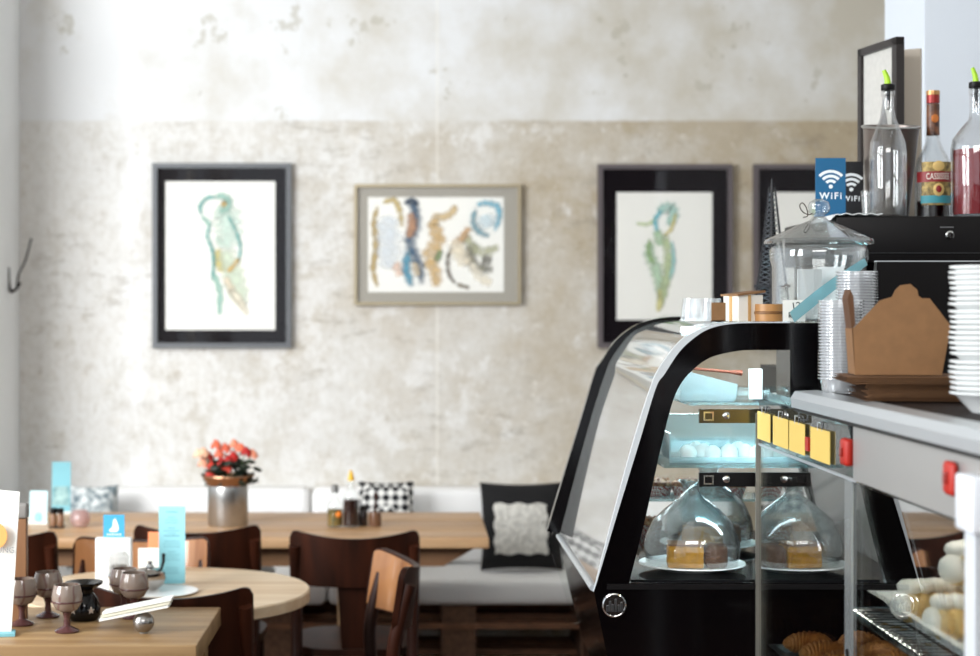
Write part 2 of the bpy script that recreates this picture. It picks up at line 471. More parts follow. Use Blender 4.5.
B = [([(378, 205), (374, 222), (376, 245), (373, 270), (378, 288)], 3.2, 'B49B62'), ([(382, 203), (394, 200), (400, 212), (402, 228)], 3, 'C2AC74'),
     ([(386, 214), (389, 240), (388, 270)], 11, 'DDE2E6'), ([(396, 262), (401, 276)], 5, 'E9C9B4'),
     ([(407, 203), (414, 208), (416, 225), (410, 240), (413, 252), (420, 268), (422, 286)], 5.5, '3F5B74'), ([(410, 212), (412, 226), (408, 238)], 5, 'B88A68'),
     ([(408, 250), (406, 268), (412, 287)], 4.5, '4E90A8'), ([(404, 204), (412, 200), (419, 206)], 3, '2F4054'), ([(414, 262), (418, 276)], 4, 'C9B79A'),
     ([(440, 218), (434, 224), (438, 240), (430, 256), (436, 276), (435, 288)], 7, 'CFAE78'), ([(432, 214), (444, 217), (453, 211), (455, 204)], 4, 'D2B88A'),
     ([(436, 262), (441, 250)], 3.4, '7C8C5E'), ([(452, 246), (448, 258), (449, 274), (456, 284)], 2.2, '6B5F50'), ([(470, 226), (462, 238), (453, 244)], 4, 'C9A071'),
     ([(452, 240), (460, 252), (468, 266)], 8, 'E8DCC4'), ([(476, 206), (484, 203), (497, 206), (499, 218), (494, 232)], 3.2, '6FAEC4'),
     ([(476, 208), (473, 222), (480, 232), (490, 236)], 3.4, '7B9CA6'), ([(485, 214), (489, 228)], 9, 'CFDDE2'), ([(478, 244), (470, 254), (476, 266), (494, 270)], 5.5, '6E6A56'),
     ([(464, 232), (472, 246), (484, 252), (500, 246)], 5, 'B5B594'), ([(470, 262), (480, 276), (492, 284)], 5, 'EFE6D2'), ([(456, 284), (470, 288)], 2, '8A8070'), ([(482, 258), (492, 262)], 5, '57503F')]
picture('wide champagne framed watercolour of several figures in ochre and blue', 354, 521, 184, 305, 368, 504, 197, 292, CHAMP, mat('grey_mount', '9C968A', .5), 3, B)
Cc = [([(659, 214), (664, 208), (672, 208), (674, 216), (668, 226)], 5.5, 'A9CFC4'), ([(652, 240), (650, 254), (656, 268), (660, 284), (662, 300)], 6, 'B4CDB0'),
      ([(664, 232), (668, 250), (668, 270), (664, 290), (660, 310)], 5, 'B9C79A'), ([(636, 223), (648, 224), (656, 218)], 1.8, 'C8D6A6'), ([(662, 210), (656, 220), (658, 232)], 2.6, '6FB9C4'),
      ([(676, 212), (672, 228), (664, 236)], 2, 'D6C98A'), ([(650, 238), (649, 252), (655, 266)], 1.6, '8FAF6A'), ([(672, 240), (674, 262), (670, 280)], 2, '9ED0CF'), ([(660, 288), (660, 302), (658, 312)], 3, 'D9D08C'), ([(657, 230), (662, 246)], 5, 'A8C7A0')]
picture('tall taupe frame on dark mount with green standing figure, beside the display case', 598, 733, 164, 348, 617, 713, 192, 320, TAUPE, MATB, 5, Cc)
D = [([(816, 222), (822, 240), (820, 262)], 6, 'B9D2C6'), ([(812, 214), (820, 208)], 5, 'C5D8B0'), ([(820, 262), (824, 284), (820, 306)], 4, 'CFD8AC')]
picture('tall taupe frame half hidden behind the glass cookie jar', 754, 889, 164, 348, 773, 870, 192, 320, TAUPE, MATB, 5, D)
# iron hook on the side wall
q = P(15, 290, 6.8)
m = MB(); m.tube(catmull([(XL+.0, 6.8, q.z), (XL+.03, 6.8, q.z+.005), (XL+.045, 6.78, q.z+.06), (XL+.075, 6.77, q.z+.12), (XL+.1, 6.76, q.z+.205)]), .004)
m.tube(catmull([(XL+.0, 6.8, q.z+.09), (XL+.006, 6.8, q.z), (XL+.03, 6.79, q.z-.0), (XL+.05, 6.79, q.z+.03)]), .005)
tag(m.build('wall_hook', SATIN), 'black wrought iron hook fixed to the white side wall', 'hook')

# ------------------------------------------------------------------ bench on pallets
CUSH = mat('white_upholstery', 'F6F4F2', .8, noise=.03, scale=6)
t = thing('pallet_bench', 'long wall bench of stacked wooden pallets under white seat pads', 'bench', (0, 6.7, 0))
PAL = mat('pallet_wood', '7A5238', .8, noise=.35, scale=18); BLK = mat('pallet_block', '6B4C38', .9, noise=.45, scale=45)
for zz in (.0, .15, .29):
    o = MB()
    for yy in (-.21, 0, .2): o.box(-1.58, 1.9, yy-.045, yy+.05, zz, zz+.02)
    o.build('deck_board', PAL, t, smooth=False)
for za, zb_ in ((.0205, .1495), (.1705, .2895), (.3105, .379)):
    for xx in (-1.5, -1.2, -.5, .19, .72, 1.3, 1.8):
        MB().box(xx-.07, xx+.06, -.245, .23, za, zb_).build('pallet_block', BLK, t, smooth=False)
for i, (a, c) in enumerate(((-1.59, -.32), (-.312, 1.9))):
    o = MB().box(a, c, 6.44, 6.97, .38, .475, bev=.025).build('seat_pad', CUSH)
    tag(o, ['long white seat pad of the bench by the side wall', 'long white seat pad under the black cushion'][i], 'seat pad', 'white pads on the pallet bench')
for i, (a, c) in enumerate(((-1.2, -.405), (-.396, .33), (.336, 1.3))):
    o = MB().box(a, c, 6.84, 6.985, .4765, .78, bev=.03).build('back_cushion', CUSH)
    tag(o, ['white back cushion behind the red flowers', 'white back cushion behind the patterned pillow', 'white back cushion behind the black pillow'][i], 'cushion', 'white back cushions on the bench')
t['label'] = 'low bench of stacked dark wooden pallets along the plaster wall'

def pillow(name, label, loc, w_, h_, th, m, rz=0, tilt=0, group=None):
    def f(u, v, s):
        x = (u*2-1); z = (v*2-1)
        e = max(0, (1-abs(x)**2.6))*max(0, (1-abs(z)**2.6))
        pin = 1-.06*(1-abs(z)**2)*abs(x)**3; pin2 = 1-.06*(1-abs(x)**2)*abs(z)**3
        return Vector((x*w_/2*pin, (-1 if s == 0 else 1)*th/2*e**.5+(0 if s else -.001), h_/2+z*h_/2*pin2))
    t = thing(name, label, 'pillow', loc, rz, group)
    t.rotation_euler = (tilt, 0, rz)
    c = MB().closed_sheet(f, 20, 20).build('cover', m, t)
    return t, f
t, f = pillow('throw_pillow', 'black throw pillow with a white fleece square sewn on', Vector((P(522, 567, 6.66).x, 6.66, .48)), .325, .345, .13, mat('black_velvet', '0C0A0C', .9), .02, -.16)
sq = MB().closed_sheet(lambda u, v, s: Vector((-.11+.205*u+.004*math.sin(v*19), f(.16+.63*u, .19+.6*v, 0).y-.003-(.009+.006*random.random() if s == 0 else 0), .062+.195*v+.004*math.sin(u*17))), 26, 26)
sq.build('fleece_patch', mat('white_fleece', 'DAD6CD', .95, noise=.3, scale=60, bump=.6), t, label='white fleece square')
pillow('patterned_pillow', 'black and white geometric pillow behind the oil bottles', P(386, 512, 6.66)*1+Vector((0, 0, -.225)), .22, .345, .11, checker('bw_pattern', 'E9E7E2', '15151A', 38), 0, -.12)
pillow('patterned_pillow', 'pale floral sprigged pillow behind the pink tealight glass', P(92, 512, 6.66)+Vector((0, 0, -.225)), .2, .33, .11, mat('floral_fabric', 'E3E6E4', .9, color2='5F7077', scale=38), .1, -.12)
o = MB().ball((0, 0, .022), (.045, .03, .022)).ball((.03, .01, .02), (.03, .03, .018)).build('crumpled_napkin', mat('grey_cloth', '8D8B88', .9, bump=.5, scale=90))
tag(o, 'small crumpled grey napkin lying on the bench seat', 'napkin', loc=(P(258, 568, 6.52).x, 6.6, .468))

# ------------------------------------------------------------------ tables
t = thing('dining_table', 'long honey oak dining table in front of the wall bench', 'table', (0, 5.95, 0))
xr = P(489, 540, 5.6).x
m = MB()
m.box(-1.56, xr, -.36, -.2, .715, .75, bev=.004); m.box(-1.56, xr, -.198, .10, .715, .75, bev=.004); m.box(-1.56, xr, .102, .36, .715, .75, bev=.004)
m.build('tabletop', LIGHTW, t)
MB().prism([(-1.5, .714), (xr-.03, .714), (xr-.15, .645), (-1.5, .645)], -.28, -.25).prism([(-1.5, .714), (xr-.03, .714), (xr-.15, .645), (-1.5, .645)], .25, .28).build('apron', wood('apron_wood', '9B7350', '7C5638', .5, 0), t, smooth=False)
for sx in (-1.42, xr-.47):
    for sy in (-.2, .2): MB().box(sx-.035, sx+.035, sy-.0095, sy+.035 if sy > 0 else sy+.06, 0, .714).build('leg', LIGHTW, t, smooth=False)

t = thing('round_table', 'round oak cafe table holding the turquoise menu card', 'table', (P(165, 589, 4.57).x, 4.57, 0))
MB().lathe([(0, .715), (.375, .715), (.39, .72), (.39, .746), (.386, .75), (0, .75)], 72).build('tabletop', wood('pale_oak', 'D6BFA0', 'C2A37F', .4, 0), t)
MB().lathe([(.035, .02), (.035, .7), (.14, .713)], 24).build('pedestal', SATIN, t)
MB().lathe([(0, 0), (.24, 0), (.24, .012), (.04, .03), (0, .03)], 40).build('base', SATIN, t)

NT = .79
t = thing('side_table', 'oak table nearest the camera holding the marbled goblets', 'table', (0, 3.83, 0))
m = MB(); m.box(-1.3, -.452, -.23, .234, NT-.045, NT, bev=.003)
m.build('tabletop', wood('knotty_oak', 'AE8E63', '8C6A44', .45, 0), t)
for sx in (-1.22, -.51):
    for sy in (-.18, .18): MB().box(sx-.03, sx+.03, sy-.03, sy+.03, 0, NT-.046).build('leg', wood('knotty_oak', 'AE8E63', '8C6A44'), t, smooth=False)
MB().box(-1.2, -.5, -.2, -.18, NT-.12, NT-.0455).build('apron', wood('knotty_oak', 'AE8E63', '8C6A44'), t, smooth=False)

# ------------------------------------------------------------------ chairs
SHEENW = wood('sheen_chair_wood', 'A9764C', '84532F', .25, 2, 9, .6)  # window sheen on the dark wood, put into a lighter colour
def make_chair(label, light=False, h=.83):
    t = thing('bentwood_chair', label, 'chair', group='dark bentwood cafe chairs')
    W = .2
    def sx(a): return W*math.sin(a*1.0)/math.sin(1.0)
    def back(u, v, s):
        a = (u*2-1)
        x = W*a; y = .075*(abs(a)**2.2)
        q = max(0, abs(a)-.86)/.14; q = .028*(1-math.sqrt(max(0, 1-q*q)))
        top = h-.024*(1-a*a)-q
        bot = h-.175+q
        z = bot+(top-bot)*v
        y += -.03*(z-.65)/.2
        return Vector((x, y+(0 if s == 0 else .016), z))
    MB().closed_sheet(back, 56, 8).build('backrest', DARKW, t)
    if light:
        MB().closed_sheet(lambda u, v, s: back(.015+.97*u, .03+.94*v, 1)+Vector((0, .0002 if s == 0 else .0022, 0)), 56, 8).build('front_sheen', SHEENW, t, label='window sheen painted on the backrest front')
    m = MB(); m.closed_sheet(lambda u, v, s: Vector(((u*2-1)*(.04+.012*v), .018+(0 if s == 0 else .012)+.03*(1-v), .46+.215*v)), 6, 8); m.build('splat', DARKW, t)
    # seat
    poly = []
    for k in range(48):
        a = 2*PI*k/48; ca, sa = math.cos(a), math.sin(a)
        r = 1/((abs(ca)**3.2+abs(sa)**3.2)**(1/3.2)); poly.append((.195*r*ca*(1+.06*sa), .245+.2*r*sa))
    MB().slab(poly, .435, .458).build('seat', DARKW, t)
    for s in (-1, 1):
        pts = catmull([(s*.178, -.03, .0), (s*.178, .03, .3), (s*.178, .065, .46), (s*.18, .078, .6), (s*.182, .058, .70), (s*.183, .035, h-.05)], 5)
        m = MB(); m.tube(pts, [.012+.006*min(1, i/8) for i in range(len(pts))], 10); m.build('rear_leg', DARKW, t)
        pts = [(s*.16, .41, .434), (s*.175, .43, .0)]
        m = MB(); m.tube(pts, [.019, .012], 10); m.build('front_leg', DARKW, t)
        m = MB(); m.tube([(s*.172, .04, .22), (s*.168, .42, .2)], .009, 8); m.build('stretcher', DARKW, t)
    return t
c0 = make_chair('dark bentwood chair with its back to the camera, in front of the oil bottles')
c0.location = (P(354, 530, 5.17).x, 5.17, 0)
dup(c0, (P(195, 530, 5.3).x, 5.3, 0), 0, 'dark bentwood chair pushed in below the flower pot')
dup(c0, (P(-13, 530, 5.15).x, 5.15, 0), 0, 'dark bentwood chair by the wooden menu stand, partly out of view')
dup(c0, (P(168, 590, 4.1).x, 4.10, 0), 0, 'dark bentwood chair between the round table and the goblet table')
cL = make_chair('bentwood chair with painted window sheen on its backrest, turned sideways beside the round table', True, .835)
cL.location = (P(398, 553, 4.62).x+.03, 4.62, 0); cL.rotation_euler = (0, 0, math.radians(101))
dup(cL, (P(144, 540, 5.06).x, 5.07, 0), PI, 'bentwood chair with painted window sheen on its backrest, behind the round table, facing the camera')

# ------------------------------------------------------------------ flower pot
loc = P(228, 525, 5.93); loc.z = .7505
pt = thing('flower_pot', 'brushed steel pot with flared copper coloured rim on the long table', 'pot', loc)
MB().lathe([(0, 0), (.067, 0), (.07, .004), (.07, .13), (.069, .138), (.065, .138), (.065, .006), (0, .006)], 48).build('pot_body', STEEL, pt)
MB().lathe([(.069, .1385), (.072, .141), (.094, .172), (.093, .176), (.086, .172), (.066, .1415)], 48).build('rim', mat('copper', 'A47D62', .25, .9), pt)
MB().lathe([(0, .13), (.0645, .135)], 24).build('soil', mat('soil', '1E1712', .95), pt)
fl = thing('potted_flowers', 'bunch of red and coral flowers with dark leaves growing in the steel pot', 'flowers', loc+Vector((0, 0, .142)))
fl.scale = (1.02, 1, 1.28)
LEAF = mat('dark_leaf', '1E2A1C', .5, noise=.4, scale=30)
m = MB()
for k in range(70):
    a = random.uniform(-.5, PI+.5) if k % 2 else random.uniform(-PI, 0); rr = random.uniform(.015, .09)
    M = T(rr*math.cos(a)+.012, rr*math.sin(a)*.8, random.uniform(.0, .065)) @ R(random.uniform(0, 6), 'Z') @ R(random.uniform(-.9, .9), 'X')
    m.ball((0, 0, 0), (.021, .014, .004), M, 2)
m.build('leaves', LEAF, fl)
heads = [(-.07, .03, .075), (-.05, -.02, .055), (-.03, .0, .085), (-.055, -.03, .035), (-.02, -.03, .065), (.005, -.03, .07), (.02, -.015, .08), (-.01, .01, .1), (.065, -.02, .092), (.085, -.01, .085), (.045, .0, .1), (-.085, 0, .06), (-.08, -.02, .09), (.02, .02, .11), (-.04, .0, .11), (-.1, .0, .085), (.0, -.035, .05)]
cols = ['B51E16', 'C43422', 'DE6F52', 'C02A1B', 'AE1E18', 'A81613', 'B51E17', 'D9654A', 'A81613', 'E58F70', 'E07050', 'E8A98A', 'EBB795', 'E58A6A', 'E26A4A', 'EFC9A8', 'D84B38']
for k, (x, y, z) in enumerate(heads):
    m = MB()
    for j in range(11):
        a = j*2.4; rr = .0042*math.sqrt(j)*1.15
        m.ball((0, 0, 0), (.0125, .009, .004), T(x+rr*math.cos(a), y+rr*math.sin(a), z+.006-.0012*j) @ R(a, 'Z') @ R(.5+.06*j, 'Y'), 1)
    hd = m.build('flower_head', mat('petal_'+cols[k], cols[k], .6), fl)
    MB().tube([(x*.25, y*.3, .0), (x*.7, y*.7, z*.55), (x, y, z)], .0018, 6).build('stem', mat('green_stem', '49603A', .6), hd)

# ------------------------------------------------------------------ small things on the long table
def bottle_lathe(r, h, neck_r, sh, top, base=.0):
    return [(0, 0), (r*.92, 0), (r, .006), (r, sh), (r*.93, sh+.012), (neck_r*1.5, sh+(h-sh)*.45), (neck_r, sh+(h-sh)*.62), (neck_r, h)]
def onT(px, py, z): # d so that height z shows at py
    d = (EYE-z)*FP/(py-VY); v = P(px, py, d); v.z = z+.0008; return v
l = onT(335, 527, .75)
t = thing('oil_bottle', 'clear cruet with herbs and orange peel, beside the yellow topped bottle', 'bottle', l)
MB().lathe(bottle_lathe(.027, .12, .011, .07, 0)).build('bottle_body', CLEAR, t)
MB().lathe([(0, .003), (.025, .004), (.025, .06), (0, .06)], 24).build('filling', mat('herb_mix', '8A6A2A', .6, color2='2C3A18', scale=90), t)
MB().lathe([(0, .118), (.013, .118), (.013, .14), (.008, .146), (0, .146)], 20).build('stopper', STEEL, t)
MB().ball((.012, -.018, .045), (.012, .01, .012)).build('orange_peel', mat('orange_peel', 'E07A1C', .6), t)
l = onT(351, 527, .75)
t = thing('vinegar_bottle', 'tall bottle of dark vinegar with a yellow spout', 'bottle', l)
MB().lathe(bottle_lathe(.028, .165, .010, .1, 0)).build('bottle_body', CLEAR, t)
MB().lathe([(0, .003), (.026, .004), (.026, .095), (0, .095)], 24).build('filling', mat('dark_vinegar', '2B1610', .2), t)
MB().lathe([(.0, .16), (.012, .16), (.009, .178), (.004, .195), (0, .196)], 16).build('spout', mat('yellow_plastic', 'E8B41E', .4), t)
for k, (px, h, lab, cc) in enumerate(((363, .055, 'small dark pepper shaker between the vinegar bottle and brown jar', '2A1A14'), (375, .05, 'short brown jar with a wooden spoon handle on the long table', '6B4A34'))):
    l = onT(px, 526, .75)
    t = thing(('pepper_shaker', 'spice_jar')[k], lab, ('shaker', 'jar')[k], l)
    MB().lathe([(0, 0), (.015+.006*k, 0), (.016+.006*k, .005), (.016+.006*k, h*.7), (.012+.008*k, h), (0, h)], 24).build('body', mat('jar_'+cc, cc, .25), t)
    if k: MB().tube([(0, 0, h), (.003, -.004, .1)], [.005, .004]).ball((.003, -.004, .105), (.008, .005, .013)).build('spoon_handle', DARKW, t)
    else: MB().lathe([(.013, h), (.014, h+.012), (.006, h+.018), (0, h+.018)], 20).build('cap', SATIN, t)
l = onT(80, 527, .75)
t = thing('tealight_glass', 'round pink tinted tealight glass on the long table', 'candle holder', l)
MB().lathe([(0, 0), (.02, 0), (.034, .015), (.036, .03), (.03, .05), (.022, .058), (.021, .056), (.028, .049), (.034, .03), (.03, .014), (0, .006)], 32).build('bowl', glass('pink_glass', (.93, .80, .78), .06, .02, .35, (.80, .66, .64)), t)
MB().lathe([(0, .007), (.018, .008), (.018, .022), (0, .022)], 20).build('candle', PAPER, t)
l = onT(57, 528, .75)
t = thing('spice_holder', 'small black and brown spice set beside the pink tealight glass', 'spice set', l)
MB().box(-.024, .024, -.018, .018, 0, .006).build('tray', SATIN, t)
for sx in (-.012, .012):
    j = MB().lathe([(0, .006), (.011, .006), (.011, .045), (.008, .05), (0, .05)], 16, T(sx, 0, 0)).build('jar', mat('amber_jar', '7A5232', .3), t)
    MB().lathe([(0, .05), (.012, .05), (.012, .068), (0, .068)], 16, T(sx, 0, 0)).build('lid', SATIN, j)
TEAL = mat('teal_card', '7DBBC6', .6, noise=.15, scale=8); TEAL2 = mat('pale_teal_card', 'BFDDE0', .6)
INK = mat('print_ink', '5E98A3', .7)
l = onT(61, 511, .7505); l.y = 6.25; l.x = P(61, 511, 6.25).x
t = thing('menu_card', 'tall teal menu card standing behind the spice set', 'menu card', l, .05)
MB().box(-.034, .034, -.002, .002, 0, .19, R(-.08, 'X')).build('card', TEAL, t)
MB().box(-.03, .03, -.0025, -.0021, .03, .1, R(-.08, 'X')).build('printed_photo', mat('photo_print', '5F8C92', .6, color2='A8C8C4', scale=25), t)
MB().box(-.036, .036, -.012, .012, -.0003, .008).build('foot', PAPER, t)
l = onT(38, 524, .7505); t = thing('menu_card', 'short pale turquoise card next to the tall teal one', 'menu card', l, -.1)
MB().box(-.032, .032, -.002, .002, 0, .115, R(-.1, 'X')).build('card', TEAL2, t)
m = MB().ball((0, -.006, .022), (.012, .001, .018), R(-.1, 'X')); m.build('printed_drop', mat('print_teal', '8FC4CC', .7), t)
MB().box(-.036, .036, -.012, .014, -.0003, .006).build('foot', PAPER, t)

# ------------------------------------------------------------------ things on the round table
RT = .7506
l = onT(112, 594, RT)
t = thing('menu_holder', 'white block holder with a blue bird card on the round table', 'menu holder', l+Vector((0, .03, 0)))
MB().box(-.048, .048, -.012, .012, 0, .145, bev=.004).build('block', mat('frosted_white', 'D9DAD8', .3), t)
MB().box(-.028, .028, -.001, .001, .145, .205).build('card', mat('sky_blue_card', '3D9DC6', .6), t)
m = MB(); m.prism([(-.014, .163), (-.004, .172), (-.002, .19), (.004, .196), (.008, .186), (.011, .178), (.013, .166), (.008, .160), (-.006, .159)], -.0017, -.0011)
m.build('bird_emblem', PAPER, t, smooth=False)
m = MB()
for x in range(6): m.box(-.018+x*.0065, -.014+x*.0065, -.0017, -.0011, .1505, .1545)
m.build('caption', PAPER, t, smooth=False)
l = onT(120, 597, RT)
t = thing('salt_shaker', 'glass salt and pepper mill with dark centre, before the white holder', 'shaker', l+Vector((0, -.02, 0)))
MB().lathe([(0, 0), (.024, 0), (.026, .004), (.024, .05), (.026, .08), (.026, .11), (.018, .12), (0, .12)], 32).build('glass_body', glass('misty_glass', (.93, .93, .92), .08, .03, .3, (.85, .84, .82)), t)
MB().lathe([(0, .06), (.020, .06), (.021, .085), (0, .085)], 24).build('peppercorns', mat('peppercorns', '4B3524', .8, noise=.5, scale=120), t)
MB().lathe([(.0265, .052), (.028, .055), (.028, .06), (.0265, .063)], 32).build('collar', CHROME, t)
l = onT(150, 592, RT)
t = thing('sugar_bowl', 'round silver sugar bowl with lid and dark spoon', 'bowl', l+Vector((0, 0, .0066)))
MB().lathe([(0, 0), (.022, 0), (.036, .012), (.042, .03), (.04, .046), (.03, .055), (.0, .06)], 40).build('bowl_body', mat('polished_silver', 'A7A19C', .12, 1), t)
MB().lathe([(0, .058), (.012, .06), (.006, .068), (.008, .075), (0, .078)], 20).build('lid_knob', CHROME, t)
MB().tube([(.028, 0, .045), (.036, .0, .075), (.036, 0, .095)], [.003, .004, .005]).build('spoon', SATIN, t)
tag(MB().lathe([(0, 0), (.05, 0), (.1, .003), (.104, .006), (.1, .006), (.05, .003), (0, .003)], 48).build('serving_plate', WHITE), 'flat white plate under the silver sugar bowl', 'plate', loc=(P(158, 595, l.y-.02).x, l.y-.01, RT))
l = onT(172, 586, RT)
t = thing('menu_card', 'tall turquoise menu card printed with small text on the round table', 'menu card', l+Vector((0, .0, .0072)), -.05)
CY = mat('light_cyan_card', '93CFD8', .7)
m = MB().box(-.036, .036, -.0015, .0015, 0, .208); m.build('card', CY, t)
m = MB(); random.seed(3)
for r in range(24):
    z = .192-r*.0072
    if r in (1, 5, 10, 14, 19, 20): continue
    wd = random.uniform(.010, .025)*(1.1 if r in (0, 9) else 1); hgt = .0028 if r in (0, 9) else .0016
    x = -wd
    while x < wd:
        ww = random.uniform(.003, .007); m.box(x, min(x+ww, wd), -.0021, -.0016, z, z+hgt); x += ww+.0015
m.build('small_print', INK, t, smooth=False)
MB().box(-.03, .03, -.012, .012, -.0004, .004).build('foot', CY, t)
l = onT(149, 577, RT)
tag(MB().box(-.03, .03, -.001, .001, 0, .08, R(-.07, 'X')).box(-.032, .032, -.001, .02, 0, .002).build('reservation_card', PAPER), 'blank white folded card behind the silver bowl', 'card', loc=l, rot=(0, 0, .1))
l = onT(154, 573, RT)
tag(MB().box(-.022, .022, -.001, .001, 0, .112, R(-.05, 'X')).box(-.022, .022, -.001, .02, 0, .002).build('flyer', mat('orange_card', 'E5895A', .6)), 'small orange flyer standing behind the white card', 'card', loc=l+Vector((0, .03, 0)), rot=(0, 0, 0))

# ------------------------------------------------------------------ goblets, burner, cards on the near table
def marble():
    m = bpy.data.materials.new('marbled_glaze'); m.use_nodes = True; nt = m.node_tree; b = nt.nodes['Principled BSDF']; L = nt.links
    tc = nt.nodes.new('ShaderNodeTexCoord'); sp = nt.nodes.new('ShaderNodeSeparateXYZ'); L.new(tc.outputs['Object'], sp.inputs[0])
    r = nt.nodes.new('ShaderNodeValToRGB'); mr = nt.nodes.new('ShaderNodeMapRange'); mr.inputs['From Max'].default_value = .105
    L.new(sp.outputs[2], mr.inputs[0]); L.new(mr.outputs[0], r.inputs[0])
    e = r.color_ramp.elements; e[0].color = (*lin('523030'), 1); e[0].position = .25; e[1].color = (*lin('85756A'), 1); e[1].position = .5
    w_ = nt.nodes.new('ShaderNodeTexWave'); w_.bands_direction = 'X'; w_.inputs['Scale'].default_value = 9; w_.inputs['Distortion'].default_value = 6
    L.new(tc.outputs['Object'], w_.inputs[0]); rr = nt.nodes.new('ShaderNodeMapRange'); rr.inputs['From Min'].default_value = .9; rr.inputs['To Max'].default_value = .6
    L.new(w_.outputs['Fac'], rr.inputs[0])
    mx = nt.nodes.new('ShaderNodeMix'); mx.data_type = 'RGBA'; L.new(rr.outputs[0], mx.inputs[0]); L.new(r.outputs[0], mx.inputs[6]); mx.inputs[7].default_value = (*lin('613638'), 1)
    L.new(mx.outputs[2], b.inputs['Base Color']); b.inputs['Roughness'].default_value = .15; b.inputs['Coat Weight'].default_value = .5
    return m
MARB = marble()
MARB2 = mat('rose_glaze', '583736', .2, noise=.2, scale=30)
def goblet(label, loc):
    t = thing('goblet', label, 'goblet', loc, 0, 'marbled goblets on the near oak table')
    MB().lathe([(0, .045), (.012, .044), (.024, .05), (.0325, .065), (.034, .078), (.031, .094), (.028, .104), (.0265, .104), (.029, .094), (.0315, .078), (.03, .066), (.02, .054), (0, .05)], 40).build('bowl', MARB, t)
    MB().lathe([(0, 0), (.026, 0), (.027, .003), (.018, .008), (.008, .013), (.0065, .03), (.01, .042), (.012, .0435), (0, .0435)], 32).build('stem_foot', MARB2, t)
    t2 = MB().lathe([(.0332, .0655), (.0345, .0665), (.0348, .068), (.0343, .0695)], 40).build('glaze_ring', MARB2, t)
    return t
g = goblet('marbled goblet standing directly in front of the black oil burner', onT(67, 632, NT))
for px, py, lab in ((48, 617, 'marbled goblet behind the oil burner, farther from the table edge'), (22, 625, 'marbled goblet overlapped by the white menu leaflet'), (124, 613, 'marbled goblet half hidden behind the darker one by the silver ball'), (134, 618, 'marbled goblet directly behind the fanned cards')):
    dup(g, onT(px, py, NT), random.uniform(0, 6), lab)
l = onT(84, 620, NT)
t = thing('oil_burner', 'glossy black ceramic oil burner with star cutouts', 'oil burner', l)
MB().lathe([(0, 0), (.03, 0), (.037, .01), (.038, .028), (.030, .05), (.021, .062), (.022, .07), (.042, .082), (.043, .087), (.038, .086), (.018, .076), (0, .074)], 48).build('burner_body', BLACK, t)
m = MB(); 
for a in (-.5, .62):
    st = [((.0085 if k % 2 == 0 else .0036)*math.sin(PI*k/5), (.0085 if k % 2 == 0 else .0036)*math.cos(PI*k/5)) for k in range(10)]
    m.prism(st, -.0395, -.034, T(0, 0, .026) @ R(a, 'Z'))
m.build('star_cutout', mat('pale_inside', 'B7A79A', .8), t, smooth=False)
l = onT(143, 634, NT); l.y += .02
t = thing('card_holder', 'silver ball card holder gripping the slanted card stack', 'card holder', l+Vector((0, 0, 0)))
MB().ball((0, -.012, .0238), .0235).build('ball', mat('satin_silver', 'A09D9A', .25, .9), t)
MB().lathe([(0, -.0003), (.009, -.0003), (.009, .002), (0, .002)], 20, T(0, -.012, 0)).build('base', STEEL, t)
ML = T(-.018, -.012, .0425) @ R(-.2, 'Y')
for k, (dy, lab) in enumerate(((0, 'lowest white card of the slanted stack on the silver ball'), (.006, 'middle cream card of the slanted stack on the silver ball'), (.012, 'top card of the slanted stack on the silver ball'))):
    o = MB().box(-.077, .077, -.02, .028, .0012+k*.0062, .0058+k*.0062, ML @ T(.004*k, .004*k, 0)).build('business_card_pack', (PAPER, mat('cream_card', 'D8D2BE', .7), PAPER)[k], smooth=False)
    tag(o, lab, 'cards', 'cards on the silver ball', loc=l)
# white leaflet and wooden stand
l = P(6, 640, 3.72); l.z = NT+.0008
t = thing('menu_leaflet', 'large white leaflet with orange print leaning against the wooden stand', 'leaflet', l)
MB().prism([(-.08, 0), (.011, 0), (.026, .31), (-.08, .32)], 0, .003, R(-.06, 'X')).build('sheet', PAPER, t, smooth=False)
MB().lathe([(0, 0), (.03, .0)], 24, T(-.027, -.0008, .215) @ R(-.06, 'X') @ R(PI/2, 'X')).build('printed_dot', mat('print_orange', 'EBA65C', .7), t)
text('UNG', .018, t, mat('print_grey', '9A9A9A', .7), T(-.0, -.0045, .184) @ R(PI/2-.06, 'X'), name='lettering')
MB().box(-.1, .02, -.03, .022, -.0004, .006, R(.2, 'Z')).build('teal_base', TEAL, t)
l = P(13, 600, 3.86); l.z = NT+.0008
t = thing('menu_stand', 'wooden stand with a rounded grey top at the table corner', 'stand', l)
MB().box(-.08, .03, 0, .02, 0, .235, bev=.002).build('board', wood('walnut_board', '9C7350', '82593A', .5, 2), t)
MB().box(-.08, .033, -.004, .024, .2355, .27, bev=.006).build('top_panel', mat('warm_grey', '8F8B87', .6), t)

# ================================================================== COUNTER
ND, FD = 3.3, 4.07
def xz(pts, d):
    return [((px-VX)*d/FP, EYE+(VY-py)*d/FP) for px, py in pts]
def sm(pts, n=60, c=5):
    p = catmull([(x, z, 0) for x, z in pts], c); return [(v.x, v.y) for v in resample(p, n)]
outer = xz([(596.6, 583.2), (617, 515), (640, 440), (656, 387.5), (664, 375), (680, 351), (698, 335), (713, 327.5), (731.5, 324), (753, 323), (775, 323), (790, 323)], ND)
inner = xz([(629, 583.2), (645, 520), (660, 452), (672, 404), (682, 382), (694, 369), (704, 361), (716, 355.5), (737, 351), (753, 350), (775, 350), (790, 350)], ND)
gl_out = xz([(593.5, 592), (612, 520), (634, 440), (651, 387), (660, 367), (680, 341), (698, 330.5), (713, 325), (731, 322.3), (753, 321.8), (775, 321.8), (790, 321.8)], ND)
DK = .970
ZT = gl_out[-1][1]
